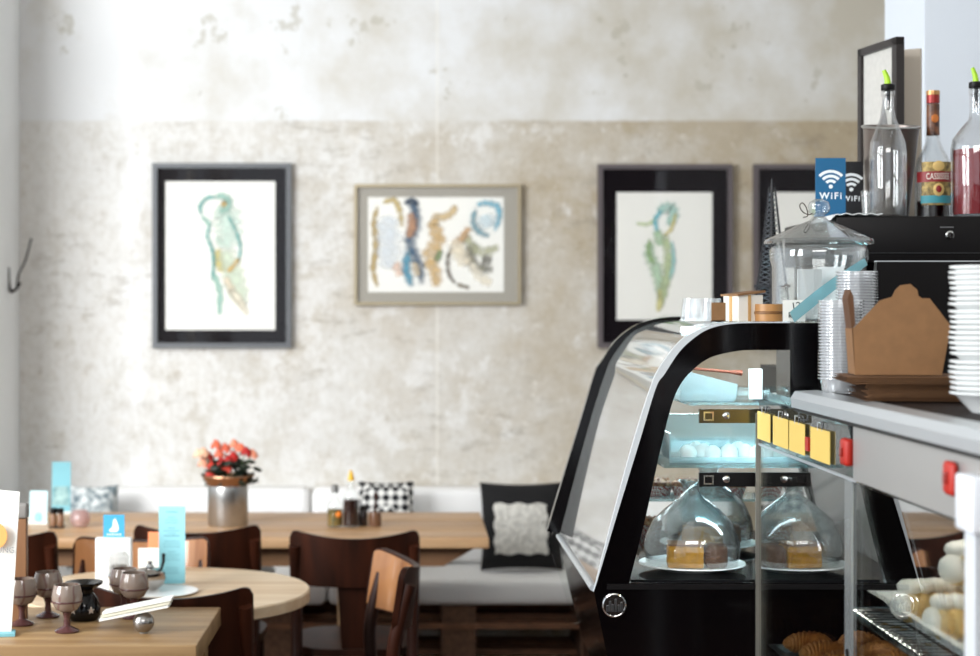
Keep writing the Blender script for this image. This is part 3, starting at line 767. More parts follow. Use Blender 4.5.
case = thing('display_case', 'black curved glass pastry display case with domes inside', 'display case', (0, 0, 0))
XM = outer[-1][0]; XR = (872-VX)*ND/FP
O = sm(outer, 70); I = sm(inner, 70); G = sm(gl_out, 70)
MB().band(O, I, ND, ND+.02).build('end_frame', BLACK, case, label='black curved end frame')
MB().box(XM, XR, ND, ND+.02, DK, outer[-1][1]).build('corner_post', BLACK, case, smooth=False)
MB().box(XM, XR, ND+.0205, FD, ZT-.01, ZT).build('top_panel', CLEAR, case, smooth=False)
MB().box(XR-.02, XR, ND+.021, FD, DK, ZT-.0105).build('side_panel', BLACK, case, smooth=False)
q = P(781, 0, FD-.03).x; MB().box(q, q+.027, FD-.03, FD-.002, DK, ZT-.052).build('wooden_strip', wood('strip_wood', '7A4A34', '5E3626', .5, 2), case, smooth=False)
MB().band(G, sm(outer, 70), ND-.001, ND+.012).build('frame_trim', mat('white_trim', 'C9CED2', .35), case, label='pale trim strip')
# curved front glass with a pale diffuse body
Gi = [(x+.005, z-.004) for x, z in G]
fr_ = MB().band(G, Gi, ND+.012, FD)
fr_.build('curved_glass', glass('pale_body_glass', (.85, .87, .86), .16, .04, .72, (.82, .81, .79), 2.2), case, label='curved front glass')
# far end
fin = [(x, z) for x, z in inner]
MB().band(sm([(a[0]-(.034, .034, .034, .034, .034, .030, .022, .014, .008, 0, 0, 0)[k], a[1]+(0, 0, 0, .002, .004, .008, .010, .010, .010, .010, .010, .010)[k]) for k, a in enumerate(outer)], 70), sm([(a[0]+.006, a[1]-.004) for a in outer], 70), FD+.001, FD+.03).build('end_frame', BLACK, case)
cp = xz([(574.5, 623), (549, 545), (578, 440), (593, 392), (601, 368), (612.5, 345), (632, 328), (651, 317.5), (668, 314), (700, 313.5), (780, 313.5), (780, 600), (592, 625)], FD+.035)
MB().prism(cp, FD+.031, FD+.037).build('end_glass', CLEAR, case, smooth=False)
# base
base = xz([(596.6, 583), (594, 592), (607, 656), (624, 720), (624, 1080)], ND)
MB().prism([(x, z) for x, z in base]+[(XR, .003), (XR, DK)], ND, FD).build('base_cabinet', BLACK, case, smooth=False)
MB().box(base[0][0]+.02, XR-.02, ND-.004, ND-.0005, DK-.012, DK-.002).build('deck_trim', SATIN, case)
MB().box(base[0][0]+.07, XR-.03, ND+.022, FD-.002, DK, DK+.003).build('deck_plate', mat('dark_mirror', '1A1A1C', .08, .6), case, smooth=False)
lt = xz([(560.5, 537), (561, 530)], FD)
MB().tube([(base[1][0]-.002, ND+.01, base[1][1]+.006), (base[1][0]-.002, FD, base[1][1]+.006)], .006).build('lower_rail', ALU, case)
MB().box(.60, XR-.021, ND+.021, ND+.10, ZT-.04, ZT-.0105).build('top_housing', SATIN, case, smooth=False)
bd = P(614, 605, ND)
m = MB().lathe([(0, 0), (.0215, 0), (.0235, .002), (.0235, .005), (.021, .006), (.0205, .003), (0, .003)], 40, T(bd.x, ND-.0003, bd.z) @ R(PI/2, 'X'))
bo = m.build('badge', CHROME, case, label='round silver badge')
m = MB()
for k, (x, h) in enumerate(((-.013, .012), (-.008, .02), (-.003, .014), (.003, .024), (.009, .013), (.014, .018))):
    m.box(bd.x+x-.002, bd.x+x+.002, ND-.006, ND-.003, bd.z-.012, bd.z-.012+h)
m.build('badge_relief', mat('badge_relief', '4F4F50', .4, .8), bo, smooth=False)
# shelves
LED = mat('cold_light_strip', (.76, .94, 1.0), .5, emit=26.)
SHG = glass('shelf_glass', (.82, .95, .96), .08, 0, .12, (.65, .88, .92))
for k, (zz, x0, pyb, clab) in enumerate(((1.195, .50, 472.5, 'lower'), (1.318, .55, 409, 'upper'))):
    s = MB().box(x0, XR-.03, ND+.045, FD-.01, zz-.006, zz).build('glass_shelf', SHG, case, smooth=False)
    MB().box(x0+.02, XR-.04, FD-.03, FD-.015, zz-.02, zz-.0065).build('light_strip', LED, s, smooth=False)
    a = P(699, pyb, ND+.03); b = P(757, pyb+14, ND+.03)
    br = MB().box(a.x, XR-.026, ND+.026, ND+.036, b.z, a.z).build('shelf_bracket', (mat('brass_grey', '6E6650', .2, .9) if k else SATIN), case, smooth=False)
    c = P(708, pyb+7, ND+.03)
    m = MB(); 
    for q in ((-.01, .01, .006, .009), (-.01, .01, -.009, -.006)): m.box(c.x+q[0], c.x+q[1], ND+.0225, ND+.0255, c.z+q[2], c.z+q[3])
    for q in ((-.01, -.007), (.007, .01)): m.box(c.x+q[0], c.x+q[1], ND+.0225, ND+.0255, c.z-.006, c.z+.006)
    m.build('bracket_ring', CHROME, br, smooth=False)
    c = P(726, pyb+6.5, ND+.03)
    MB().lathe([(0, 0), (.007, 0), (.007, .002), (.004, .004), (0, .004)], 20, T(c.x, ND+.0257, c.z) @ R(PI/2, 'X')).build('screw', CHROME, br)
MB().box(.55, XR-.04, ND+.12, ND+.15, ZT-.03, ZT-.012).build('light_strip', LED, case, smooth=False)

MB().box(.60, XR-.04, ND+.04, ND+.06, ZT-.05, ZT-.0405).build('light_strip', LED, case, smooth=False)  # added strip, out of sight under the housing, to brighten the price card
MB().box(.58, XR-.04, ND+.05, ND+.065, 1.168, 1.177).build('light_strip', LED, case, smooth=False)  # added strip hidden behind the bracket, to light the domes
DOMEG = glass('dome_glass', (.98, .995, .995), .09, .0, .03, (.95, .98, 1), 2.3)
BOTG = glass('bottle_glass_clear', (.985, .99, .99), .06, .0, 0, (1, 1, 1), 2.4)
# domes, plates, cakes
def dome(label, cl, loc, rz, pl):
    p = thing('cake_plate', pl, 'plate', loc, 0, 'plates under the glass domes')
    MB().lathe([(0, 0), (.06, 0), (.065, .003), (.1, .011), (.108, .013), (.107, .0155), (.098, .0135), (.06, .006), (0, .006)], 56).build('plate_dish', WHITE, p)
    t = thing('glass_dome', label, 'glass dome', (loc[0], loc[1], loc[2]+.0125), 0, 'glass cake domes in the case')
    prof = [(.090, 0), (.096, .015), (.097, .035), (.093, .056), (.078, .088), (.057, .109), (.034, .127), (.021, .137), (.0165, .145), (.0195, .156), (.0265, .168)]
    MB().lathe([(r, z) for r, z in prof]+[(.0255, .169)]+[(r-.003, z) for r, z in prof[::-1]], 56).build('dome_shell', DOMEG, t)
    MB().ball((0, 0, .158), (.0145, .0145, .009)).build('knob', DOMEG, t)
    c = thing('cake_slice', cl, 'cake', (loc[0]-.014, loc[1], loc[2]+.0062), rz, 'loaf cake pieces under domes')
    def rough(m_, amt):
        bmesh.ops.subdivide_edges(m_.b, edges=[e for e in m_.b.edges if e.calc_length() > .012], cuts=7, use_grid_fill=True)
        for v_ in m_.b.verts:
            if v_.co.z > .002: v_.co += Vector((random.uniform(-amt, amt), random.uniform(-amt, amt), random.uniform(-amt, amt)))
        return m_
    m = rough(MB().box(-.032, .032, -.028, .028, 0, .038, bev=.004), .0008)
    m.build('crumb', mat('yellow_crumb', 'DE9A12', .85, noise=.3, scale=90, bump=.6), c)
    m = rough(MB().box(.034, .075, -.028, .028, 0, .040, bev=.009), .0007); m.build('crust', mat('brown_crust', '6A3F20', .7, noise=.3, scale=80, bump=.5), c)
    MB().box(-.031, .033, -.027, .027, .0392, .0425, bev=.001).build('sugar_top', mat('sugar_crust', '9A6E4A', .8, noise=.3, scale=120, bump=.4), c)
    c.scale = (1.12, 1.1, 1.15)
    return t
l1 = P(692, 573, 3.45); dome('glass cake dome nearest the end panel of the display case', 'yellow loaf cake end with brown crust under the nearer dome', (l1.x, 3.45, DK+.0035), -.12, 'white plate below the nearer glass dome')
l2 = P(707, 560, 3.78); dome('glass cake dome standing behind the nearer dome', 'loaf cake piece under the dome farther back', (l2.x, 3.76, DK+.0035), .3, 'white plate below the farther glass dome')

CK = checker('red_check_paper', 'EDE7E0', 'A8322C', 220)
TARTM = mat('berry_crumble', '6E3420', .6, color2='B98A63', scale=140, bump=.6)
PASTRY = mat('golden_pastry', 'CF8A44', .5, color2='9A5826', scale=60, bump=.3)
def tart(label, loc, s=1, grp='tarts in checked paper'):
    t = thing('berry_tart', label, 'tart', loc, random.uniform(-.3, .3), grp)
    MB().lathe([(0, 0), (.026*s, 0), (.034*s, .022*s), (.0335*s, .022*s), (.025*s, .002), (0, .002)], 24).build('paper_case', CK, t)
    m = MB().lathe([(0, .003), (.024*s, .003), (.0325*s, .022*s), (.03*s, .031*s), (.018*s, .036*s), (0, .037*s)], 24)
    for k in range(14):
        a = k*2.4; r = .007*math.sqrt(k)*s*.95; m.ball((r*math.cos(a), r*math.sin(a), .034*s), .0055*s, None, 1)
    m.build('crumble', TARTM, t); return t
pz = DK+.0035
pl = thing('cake_plate', 'white plate of checked paper tarts at the far end of the case', 'plate', (.775, 3.93, 0))
COL.objects.unlink(pl); bpy.data.objects.remove(pl)
# raised white shelf dish with tarts, right and left
def dish(label, loc, r):
    return tag(MB().lathe([(0, 0), (r*.6, 0), (r, .01), (r*.98, .0125), (r*.58, .004), (0, .004)], 48).build('serving_dish', WHITE), label, 'dish', loc=loc)
sh = MB().box(.48, XR-.03, 3.905, 4.05, 1.06, 1.066).build('glass_shelf', SHG, case, smooth=False)
SZ = 1.0668
td = [(.515, 3.97), (.645, 3.97), (.71, 3.99), (.745, 3.95), (.580, 3.98)]
labs = ['small crumble tart in checked paper by the slanted frame', 'crumble tart in checked paper peeping over the dome knob', 'crumble tart in checked paper beyond the second dome', 'crumble tart in checked paper by the glass corner post', 'crumble tart in checked paper hidden behind the dome neck']
t0 = None
for k, (x, y) in enumerate(td):
    if k == 0: t0 = tart(labs[0], (x, y, SZ), 1.05)
    else: dup(t0, (x, y, SZ), k*.7, labs[k])
for k, (x, y) in enumerate(((.50, 3.93), (.56, 4.0), (.72, 3.93), (.76, 4.0))):
    dup(t0, (x, y, DK+.0038), k*.9, ['low crumble tart on the case floor by the slanted frame', 'low crumble tart on the case floor behind the domes', 'low crumble tart on the case floor beside the farther dome', 'low crumble tart on the case floor in the far corner'][k])

# meringue bin on lower shelf
FROST = glass('pale_blue_acrylic', (.92, .98, .99), .06, .05, .28, (.82, .94, .97), 3)
a = P(664, 425, ND+.08); zb = 1.1955
t = thing('acrylic_bin', 'pale blue acrylic bin holding the meringues on the lower shelf', 'bin', (0, 0, zb))
m = MB(); bx0, bx1, by0, by1 = .515, .77, ND+.075, ND+.30
m.box(bx0, bx1, by0, by1, 0, .004)
m.box(bx0, bx1, by0, by0+.003, .004, .012); m.box(bx0, bx1, by1-.003, by1, .004, .085); m.box(bx0, bx0+.003, by0+.003, by1-.003, .004, .06); m.box(bx1-.003, bx1, by0+.003, by1-.003, .004, .085)
m.build('bin_wall', FROST, t, smooth=False)
mg = None
for k, (px, dd, r) in enumerate(((688, .035, .018), (703, .05, .0185), (713, .033, .017), (729, .036, .0185), (745, .05, .018), (757, .035, .017), (696, .10, .018), (738, .11, .018))):
    dp = ND+.075+dd; x = (px-VX)*dp/FP
    lab = ['round white meringue closest to the curved glass', 'round white meringue second along the front of the bin', 'small white meringue in the middle front of the bin', 'round white meringue above the chrome screw', 'round white meringue fifth along the bin', 'round white meringue against the glass panel edge', 'white meringue in the back row by the curved glass', 'white meringue in the back row above the bracket'][k]
    m = MB().lathe([(0, 0), (.6, 0), (.95, .35), (1, .8), (.8, 1.3), (.35, 1.65), (0, 1.72)], 24)
    o = m.build('meringue', mat('meringue', 'E9EFEE', .7), M=Matrix.Scale(r, 4)) if mg is None else mg.copy()
    if mg is None: mg = o
    else: COL.objects.link(o)
    o.scale = (r/.018,)*3
    tag(o, lab, 'meringue', 'meringues in the blue bin', loc=(x, dp, zb+.0046))
mg.scale = (1, 1, 1)
# clear box with tongs on the upper shelf
t = thing('acrylic_box', 'clear slanted acrylic box on the upper shelf', 'box', (0, 0, 1.3186))
m = MB(); a = P(679, 409, ND+.08).x; b = P(735, 409, ND+.08).x
m.prism([(a, 0), (b, 0), (b+.004, .034), (a+.01, .062)], ND+.08, ND+.083); m.prism([(a, 0), (b, 0), (b+.004, .034), (a+.01, .062)], ND+.27, ND+.273)
m.prism([(a, 0), (b, 0), (b, .003), (a, .003)], ND+.083, ND+.27); m.prism([(b, .003), (b+.003, .003), (b+.006, .034), (b+.003, .034)], ND+.083, ND+.27)
m.build('box_wall', FROST, t, smooth=False)
q0 = P(690, 371, ND+.12); q1 = P(741, 373, ND+.12)
t = thing('wooden_tongs', 'dark handled tongs with red wooden tip lying over the acrylic box', 'tongs', (0, 0, 0))
q0 = Vector((P(676, 375, ND+.15).x, ND+.15, 1.384)); q1 = Vector((P(742, 373, ND+.15).x, ND+.15, 1.372))
MB().tube([q0, q0.lerp(q1, .8), q1], [.003, .003, .006]).build('handle', mat('red_wood', '7A3A22', .5), t)
MB().box(-.028, .012, -.02, .02, -.009, .011, T(*q0) @ R(.12, 'Y'), bev=.004).build('grip', SATIN, t)
t = thing('price_card', 'blank white price card standing at the case corner', 'price card', (P(755, 392, ND+.09).x, ND+.09, 1.3187))
MB().box(-.0125, .0145, -.001, .001, .004, .064).build('card', mat('bright_card', 'F4F8FA', .6), t, smooth=False)
MB().box(-.012, .012, -.0035, .008, 0, .004).build('foot', CLEAR, t, smooth=False)

# ------------------------------------------------------------------ near glass counter
PX = .674; N0 = 2.03
cab = thing('glass_counter', 'steel railed glass counter joining the black display case', 'counter', (0, 0, 0))
ZL = 1.36
MB().box(PX+.005, 1.45, N0-.35, 2.935, ZL-.028, ZL, bev=.004).build('countertop', mat('countertop_dark', '1C1311', .6, spec=.2), cab)
lp = MB(); lp.prism([(PX-.014, ZL-.028), (PX-.016, ZL-.012), (PX-.008, ZL), (PX+.03, ZL+.0015), (PX+.03, ZL-.028)], N0-.35, 2.94)
lp.build('edge_lip', ALU, cab)
MB().box(PX-.004, PX+.016, N0-.35, 2.57, 1.243, ZL-.035).build('side_rail', mat('pale_rail', 'A8A7A5', .3, .4), cab, smooth=False, label='light grey side rail')
MB().box(PX-.010, PX+.012, N0-.35, 2.94, ZL-.0345, ZL-.0285).build('rail_trim', SATIN, cab, smooth=False)
MB().box(PX+.002, PX+.010, 2.571, 3.292, 1.243, ZL-.032).build('label_strip', glass('smoky_glass', (.30, .32, .33), .12, .02, .15, (.2, .22, .23), 3), cab, smooth=False)
MB().box(PX, PX+.014, 2.571, 3.292, 1.2385, 1.243).build('rail_edge', ALU, cab, smooth=False)
MB().box(PX+.001, PX+.006, N0, 3.288, .1, 1.238).build('glass_panel', glass('counter_glass', (.93, .97, .97), .10, 0, 0, (1, 1, 1), 2.7), cab, smooth=False)
MB().box(PX-.004, PX+.01, 3.2925, 3.2985, .1, 1.30).build('glass_edge_trim', mat('trim_steel', 'A8A49A', .3, .8), cab, smooth=False)
MB().box(PX-.003, PX+.0005, 2.585, 2.625, .1, 1.238).build('door_pull_strip', mat('brushed_strip', 'B4B9BA', .25, .7), cab, smooth=False)
MB().lathe([(0, 0), (.006, 0), (.006, .002), (0, .002)], 16, T(PX-.0031, 2.605, .975) @ R(-PI/2, 'Y')).build('screw', SATIN, cab)
MB().box(PX-.012, PX+.02, N0-.04, N0-.001, .1, 1.2425).build('end_post', mat('white_post', 'D3D7DC', .35), cab, smooth=False)
MB().box(PX-.02, PX+.02, N0-.05, N0+.012, 1.238, 1.305, bev=.004).build('corner_bracket', mat('white_bracket', 'E2E5EA', .35), cab)
RED = mat('red_latch', 'B0200F', .45)
for (d0, zz) in ((2.60, 1.262), (2.095, 1.272)):
    m = MB().box(PX-.014, PX-.0045 if d0 < 2.57 else PX+.0015, d0-.022, d0+.016, zz, zz+.042, bev=.006)
    lo = m.build('red_latch', RED, cab)
    MB().box(PX-.017, PX-.0143, d0-.008, d0+.004, zz+.014, zz+.028, bev=.001).build('latch_tab', mat('red_dark', '8C1E12', .4), lo)
o = MB().box(PX-.004, PX+.0015, 2.862, 2.884, 1.262, 1.285).build('label_clip', RED, cab)
tag_l = ['yellow price label nearest the display case', 'second yellow price label from the display case', 'yellow price label just before the small red clip', 'yellow price label between the small red clip and a red latch']
for k, (d0, d1) in enumerate(((3.17, 3.285), (3.02, 3.145), (2.892, 3.01), (2.72, 2.85))):
    t = thing('price_label', tag_l[k], 'label', (PX-.0022, (d0+d1)/2, 1.252), 0, 'yellow price labels on the rail')
    MB().box(-.0006, .0006, -(d1-d0)/2, (d1-d0)/2, 0, .053).build('card', mat('yellow_card', 'DDBE66', .75), t, smooth=False)
    MB().tube([(0, -.014, .05), (.0, -.012, .064), (0, .012, .064), (0, .014, .05)], .0015, 6).build('clip_loop', CHROME, t)
# dark inside of the counter
INN = mat('dark_interior', '120F10', .6)
m = MB(); m.box(1.30, 1.33, N0-.3, 3.28, .1, 1.33); m.box(PX+.02, 1.30, N0-.3, 3.28, .0, .1)
m.build('inner_wall', INN, cab, smooth=False)
MB().box(PX+.02, 1.45, 2.94, 3.292, ZL-.05, ZL-.02).build('glass_top', glass('counter_top_glass', (.7, .85, .87), .1, .0, .2, (.5, .68, .72), 3), cab, smooth=False)
# back counter under the machine
bc = thing('back_counter', 'black back counter carrying the bottles and machine', 'counter', (0, 0, 0))
MB().box(XR+.004, 1.9, ND+.03, 4.35, .1, 1.33).build('carcass', SATIN, bc, smooth=False)
MB().box(XR+.004, 1.92, ND+.0, 4.37, 1.33, 1.36).build('worktop', SATIN, bc, smooth=False)
MB().box(XR+.03, 1.88, ND+.08, 4.3, 0, .1).build('plinth', SATIN, bc, smooth=False)

MB().box(PX+.12, PX+.15, N0, 2.9, ZL-.04, ZL-.0285).build('light_strip', mat('warm_fill_strip', (1, .93, .82), .5, emit=30.), cab, smooth=False)  # added unseen strip that brightens the cream rolls
# wire rack and white tray with cream rolls
t = thing('wire_rack', 'chrome wire rack inside the glass counter', 'rack', (0, 0, 0))
RZ = 1.02; m = MB()
for x in (.70, 1.26): m.tube([(x, 1.8, RZ), (x, 2.72, RZ)], .005, 8)
for y in (1.8, 2.72): m.tube([(.70, y, RZ), (1.26, y, RZ)], .005, 8)
m.build('rack_frame', CHROME, t)
m = MB()
for k in range(40): m.tube([(.70, 1.82+k*.0228, RZ), (1.26, 1.82+k*.0228, RZ)], .0022, 6)
o = m.build('wires', CHROME, t)
t = thing('white_tray', 'white rectangular tray of cream rolls on the wire rack', 'tray', (.735, 1.86, RZ+.006))
def tray(w_, l_, h, lip):
    m = MB(); m.box(.02, w_-.02, .02, l_-.02, 0, .004)
    for (a, b, c, d) in ((0, 0, w_, 0), (w_, 0, w_, l_), (w_, l_, 0, l_), (0, l_, 0, 0)):
        A = Vector((a, b, h)); B = Vector((c, d, h)); ctr = Vector((w_/2, l_/2, 0))
        def ins(p, z, k): return Vector((p.x+(k if p.x < w_/2 else -k), p.y+(k if p.y < l_/2 else -k), z))
        q = [m.b.verts.new(v) for v in (A, B, ins(B, .002, .02), ins(A, .002, .02))]; m.b.faces.new(q)
        q2 = [m.b.verts.new(v) for v in (ins(A, h, -.012), ins(B, h, -.012), B, A)]; m.b.faces.new(q2)
    return m
tray(.42, .82, .03, .01).build('tray_dish', WHITE, t, smooth=False)
CREAM = mat('whipped_cream', 'F3EEE6', .55); CRM2 = mat('toasted_cream', 'F0E2CF', .6)
YP = mat('pale_pastry', 'E9C583', .7, noise=.15, scale=60)
def roll(label):
    t = thing('cream_roll', label, 'cream roll', (0, 0, 0), 0, 'cream rolls on the white tray')
    n = 60
    pts = [(-.055+.11*k/n, 0, .026) for k in range(n+1)]
    MB().tube(pts, [.025*(.86+.14*abs(math.sin(k*PI/10))) for k in range(n+1)], 20).build('pastry', YP, t)
    m = MB()
    for k in range(5): m.ball((-.045+.022*k, .0, .054), (.017, .02, .013), None, 2)
    for s in (-1, 1): m.ball((s*.058, 0, .027), (.014, .023, .022), None, 2)
    m.build('cream', CREAM, t)
    return t
spots = [(.79, 2.56, .3), (.80, 2.42, .1), (.82, 2.27, .35), (.84, 2.12, .1), (.94, 2.58, -.1), (.96, 2.43, .2), (.97, 2.28, 0), (1.07, 2.52, .2), (1.08, 2.36, 0), (1.0, 2.12, .3)]
lb = ['cream roll at the far corner of the tray', 'cream roll second along the glass side of the tray', 'cream roll with pale cream in the middle of the glass side', 'cream roll closest to the white post', 'cream roll at the far end, middle row', 'cream roll second in the middle row', 'cream roll third in the middle row', 'cream roll far end of the inner row', 'cream roll second in the inner row', 'cream roll in the middle row nearest the post']
r0 = None
for k, (x, y, a) in enumerate(spots):
    if r0 is None:
        r0 = roll(lb[0]); r0.location = (x, y, RZ+.0105); r0.rotation_euler = (0, 0, a)
    else: dup(r0, (x, y, RZ+.0105), a, lb[k])
for k, (x, y, a) in enumerate(((.83, 2.5, .7), (.9, 2.36, .2), (.9, 2.2, .5))):
    dup(r0, (x, y, RZ+.078), a, ['cream roll stacked on top at the far end', 'cream roll stacked on top in the middle', 'cream roll stacked on top near the white post'][k])
# croissants
t = thing('baking_tray', 'dark baking tray of croissants low inside the counter', 'tray', (.70, 2.86, .842))
tray(.55, .4, .015, 0).build('tray_sheet', mat('tin_tray', '8A8E90', .35, .8), t, smooth=False)
MB().box(.69, 1.3, 2.84, 3.28, .83, .84).build('low_shelf', INN, cab, smooth=False)
def croissant(label):
    n = 36; m = MB(); pts = []; rr = []
    for k in range(n+1):
        a = PI*(.1+.8*k/n); pts.append((.045*math.cos(a), .035*math.sin(a)-.02, .02)); u = k/n
        rr.append((.004+.019*math.sin(PI*u)**.8)*(1+.13*math.sin(k*2.1)))
    return tag(m.tube(pts, rr, 14).build('croissant', PASTRY), label, 'croissant', 'croissants on the low tray')
cr0 = None; k = 0
for (x, y) in ((.75, 3.2), (.76, 3.11), (.85, 3.2), (.855, 3.11), (.95, 3.2), (.96, 3.11), (.77, 3.02), (.87, 3.02), (.97, 3.02), (1.07, 3.12)):
    lab = 'croissant on the low tray, ' + ['far corner by the glass edge trim', 'second row beside the glass', 'far row second from the glass', 'centre of the second row', 'far row third from the glass', 'second row third from the glass', 'front row beside the glass', 'front row centre', 'front row third from the glass', 'inner end of the tray'][k]
    if cr0 is None: cr0 = croissant(lab); o = cr0
    else:
        o = cr0.copy(); COL.objects.link(o); o['label'] = lab
    o.location = (x, y, .849); o.rotation_euler = (0, 0, random.uniform(-1.2, 1.2)); k += 1

# ------------------------------------------------------------------ on the case top
TZ = ZT+.0006
def cup(loc, label):
    t = thing('plastic_cup', label, 'cup', loc, 0, 'clear cups upside down on the case')
    MB().lathe([(.026, 0), (.0265, .002), (.025, .003), (.020, .042), (.0195, .046), (.0, .046)], 32).build('cup_wall', PLAST, t)
    MB().lathe([(.026, .0005), (.0275, .001), (.0275, .003), (.0262, .0035)], 32).build('cup_rim', PLAST, t)
    return t
u = cup((P(693, 323, 3.4).x, 3.4, TZ), 'upside down clear cup nearest the curved edge')
dup(u, (P(712, 320, 3.44).x, 3.45, TZ), 0, 'upside down clear cup behind the kraft tag')
dup(u, (P(700, 320, 3.6).x, 3.6, TZ), 0, 'upside down clear cup at the back, beyond the other two')
tag(MB().box(-.014, .014, -.001, .001, 0, .037, R(.0, 'X')).box(-.014, .014, -.001, .016, 0, .002).build('kraft_tag', KRAFT, smooth=False), 'small folded kraft tag between the cups and the white box', 'tag', loc=(P(719, 323, 3.34).x, 3.345, TZ))
t = thing('card_box', 'white card box with a tan lid propped open', 'box', (P(743, 323, 3.4).x, 3.4, TZ), .25)
MB().box(-.026, .026, -.035, .035, 0, .052).build('box_body', mat('white_card_box', 'E9E4DA', .7), t, smooth=False)
MB().box(-.03, .03, -.04, .04, 0, .004, T(0, 0, .0535) @ R(-.12, 'Y')).build('lid', KRAFT, t, smooth=False)
MB().box(-.0275, -.0262, -.006, .006, 0, .052).box(-.006, .0, -.0365, -.0352, 0, .052).build('string', mat('twine', 'C39A63', .8), t, smooth=False)
t = thing('wooden_tub', 'low round wooden tub beside the open card box', 'tub', (P(769, 323, 3.36).x, 3.36, TZ))
MB().lathe([(0, 0), (.027, 0), (.028, .016), (.027, .034), (.0245, .034), (.024, .005), (0, .005)], 36).build('tub_body', wood('tub_wood', 'B8864F', '8E5F30', .4, 2), t)
MB().lathe([(.0278, .014), (.029, .015), (.029, .019), (.0278, .02)], 36).build('hoop', mat('hoop', '7A5128', .5), t)
# tower model
t = thing('tower_ornament', 'slender black lattice tower ornament behind the glass jar', 'ornament', (P(772, 322, 3.95).x, 3.95, TZ), .5)
m = MB(); H = .328
def tw(z): return .004+.026*(1-z/H)**1.15
for sx in (-1, 1):
    for sy in (-1, 1):
        m.tube([(sx*tw(z), sy*tw(z), z) for z in [H*k/10*.94 for k in range(11)]], [.0048-.0022*k/10 for k in range(11)], 4)
m.tube([(0, 0, H*.9), (0, 0, H)], [.0045, .001], 6)
m.build('tower_legs', mat('tower_iron', '1C1D21', .35, .4), t)
m = MB()
for k in range(24):
    z0 = .02+k*.012; z1 = z0+.012
    if z1 > H*.93: break
    for (ax, ay, bx_, by_) in ((-1, -1, 1, -1), (1, -1, 1, 1), (1, 1, -1, 1), (-1, 1, -1, -1)):
        m.tube([(ax*tw(z0), ay*tw(z0), z0), (bx_*tw(z1), by_*tw(z1), z1)], .0009, 4); m.tube([(bx_*tw(z0), by_*tw(z0), z0), (ax*tw(z1), ay*tw(z1), z1)], .0009, 4)
m.build('lattice', mat('tower_silver', '787D84', .35, .6), t)
MB().lathe([(.021, .004), (.003, H*.9)], 4, R(PI/4, 'Z'), True, True).build('core', SATIN, t, smooth=False)
for z in (.075, ): 
    s = tw(z)+.006; MB().box(-s, s, -s, s, z, z+.006).build('platform', mat('tower_iron', '1C1D21'), t, smooth=False)
# cookie jar
jx = P(819, 322, 3.44).x; JY = 3.44
t = thing('cookie_jar', 'big clear glass cookie jar with knobbed lid', 'jar', (jx, JY, TZ))
t.scale = (.95, .95, .97)
jp = [(0, 0), (.088, 0), (.096, .006), (.098, .02), (.098, .115), (.103, .13), (.103, .148), (.098, .156)]
MB().lathe(jp+[(.095, .156)]+[(max(r-.004, 0), z+.003 if z < .01 else z) for r, z in jp[::-1]], 64).build('jar_body', THICK, t)
MB().lathe([(.114, .161), (.1155, .165), (.113, .17), (.09, .18), (.055, .196), (.02, .21), (.012, .218), (.009, .216), (.018, .206), (.055, .19), (.09, .174), (.108, .164), (.112, .160)], 64).build('lid', THICK, t)
MB().lathe([(.011, .2165), (.012, .221), (.021, .227), (.0235, .237), (.02, .248), (.009, .254), (0, .2545)], 32).build('lid_knob', THICK, t)
MB().tube(catmull([(-.014, 0, .224), (-.024, -.004, .222), (-.036, -.004, .228), (-.042, -.004, .24), (-.036, -.004, .246), (-.028, -.004, .236), (-.024, 0, .22), (-.034, 0, .216)]), .0012, 6).build('twine_bow', mat('dark_twine', '3C2D1C', .8), t)
for k, (x, y, h, rz, lab) in enumerate(((-.03, .0, .10, .2, 'bundle of white sugar sachets standing inside the jar'), (.035, .02, .105, -.4, 'second bundle of white sachets inside the jar, by the machine'))):
    m = MB()
    for j in range(5): m.box(-.026+j*.004, .026+j*.002, j*.006-.02, j*.006-.017, 0, h-.006*j, R(rz+.05*j, 'Z'), )
    tag(m.build('paper_sachets', mat('sachet_paper', 'E4E6E6', .6), smooth=False), lab, 'sachets', 'sachets in the cookie jar', loc=(jx+x*.9, JY+y, TZ+.0045))
t = thing('handwritten_label', 'small white card with a handwritten 12 in front of the jar', 'label', (P(790, 322, 3.335).x, 3.336, TZ), 0)
MB().box(-.014, .03, -.0008, .0008, 0, .042).build('card', PAPER, t, smooth=False)
text('12', .02, t, SATIN, T(.012, -.0012, .03) @ R(PI/2, 'X') @ R(.15, 'Z'), name='lettering')
text('k.', .016, t, SATIN, T(.002, -.0012, .012) @ R(PI/2, 'X'), name='lettering')
# teal ribbon strip leaning on the jar
a = P(792, 322, 3.315); b = P(866, 266, 3.318)
m = MB()
def rib(u, v, s):
    p = a.lerp(b, u)+Vector((0, 0, .004*math.sin(u*PI))); n = Vector((-.35, 0, .75)).normalized()
    wv = .011*(1+.2*math.sin(u*3))*(1-.35*u)
    return p+n*(v-.5)*2*wv+Vector((0, (-.0006 if s == 0 else .0006)-.003*math.sin(u*PI), 0))
m.closed_sheet(rib, 20, 3)
tag(m.build('ribbon', glass('teal_ribbon', (.55, .80, .84), .08, .2, .55, (.42, .70, .76))), 'sheer teal ribbon running diagonally across the jar', 'ribbon')
bpy.data.objects['ribbon'].location.z += .009

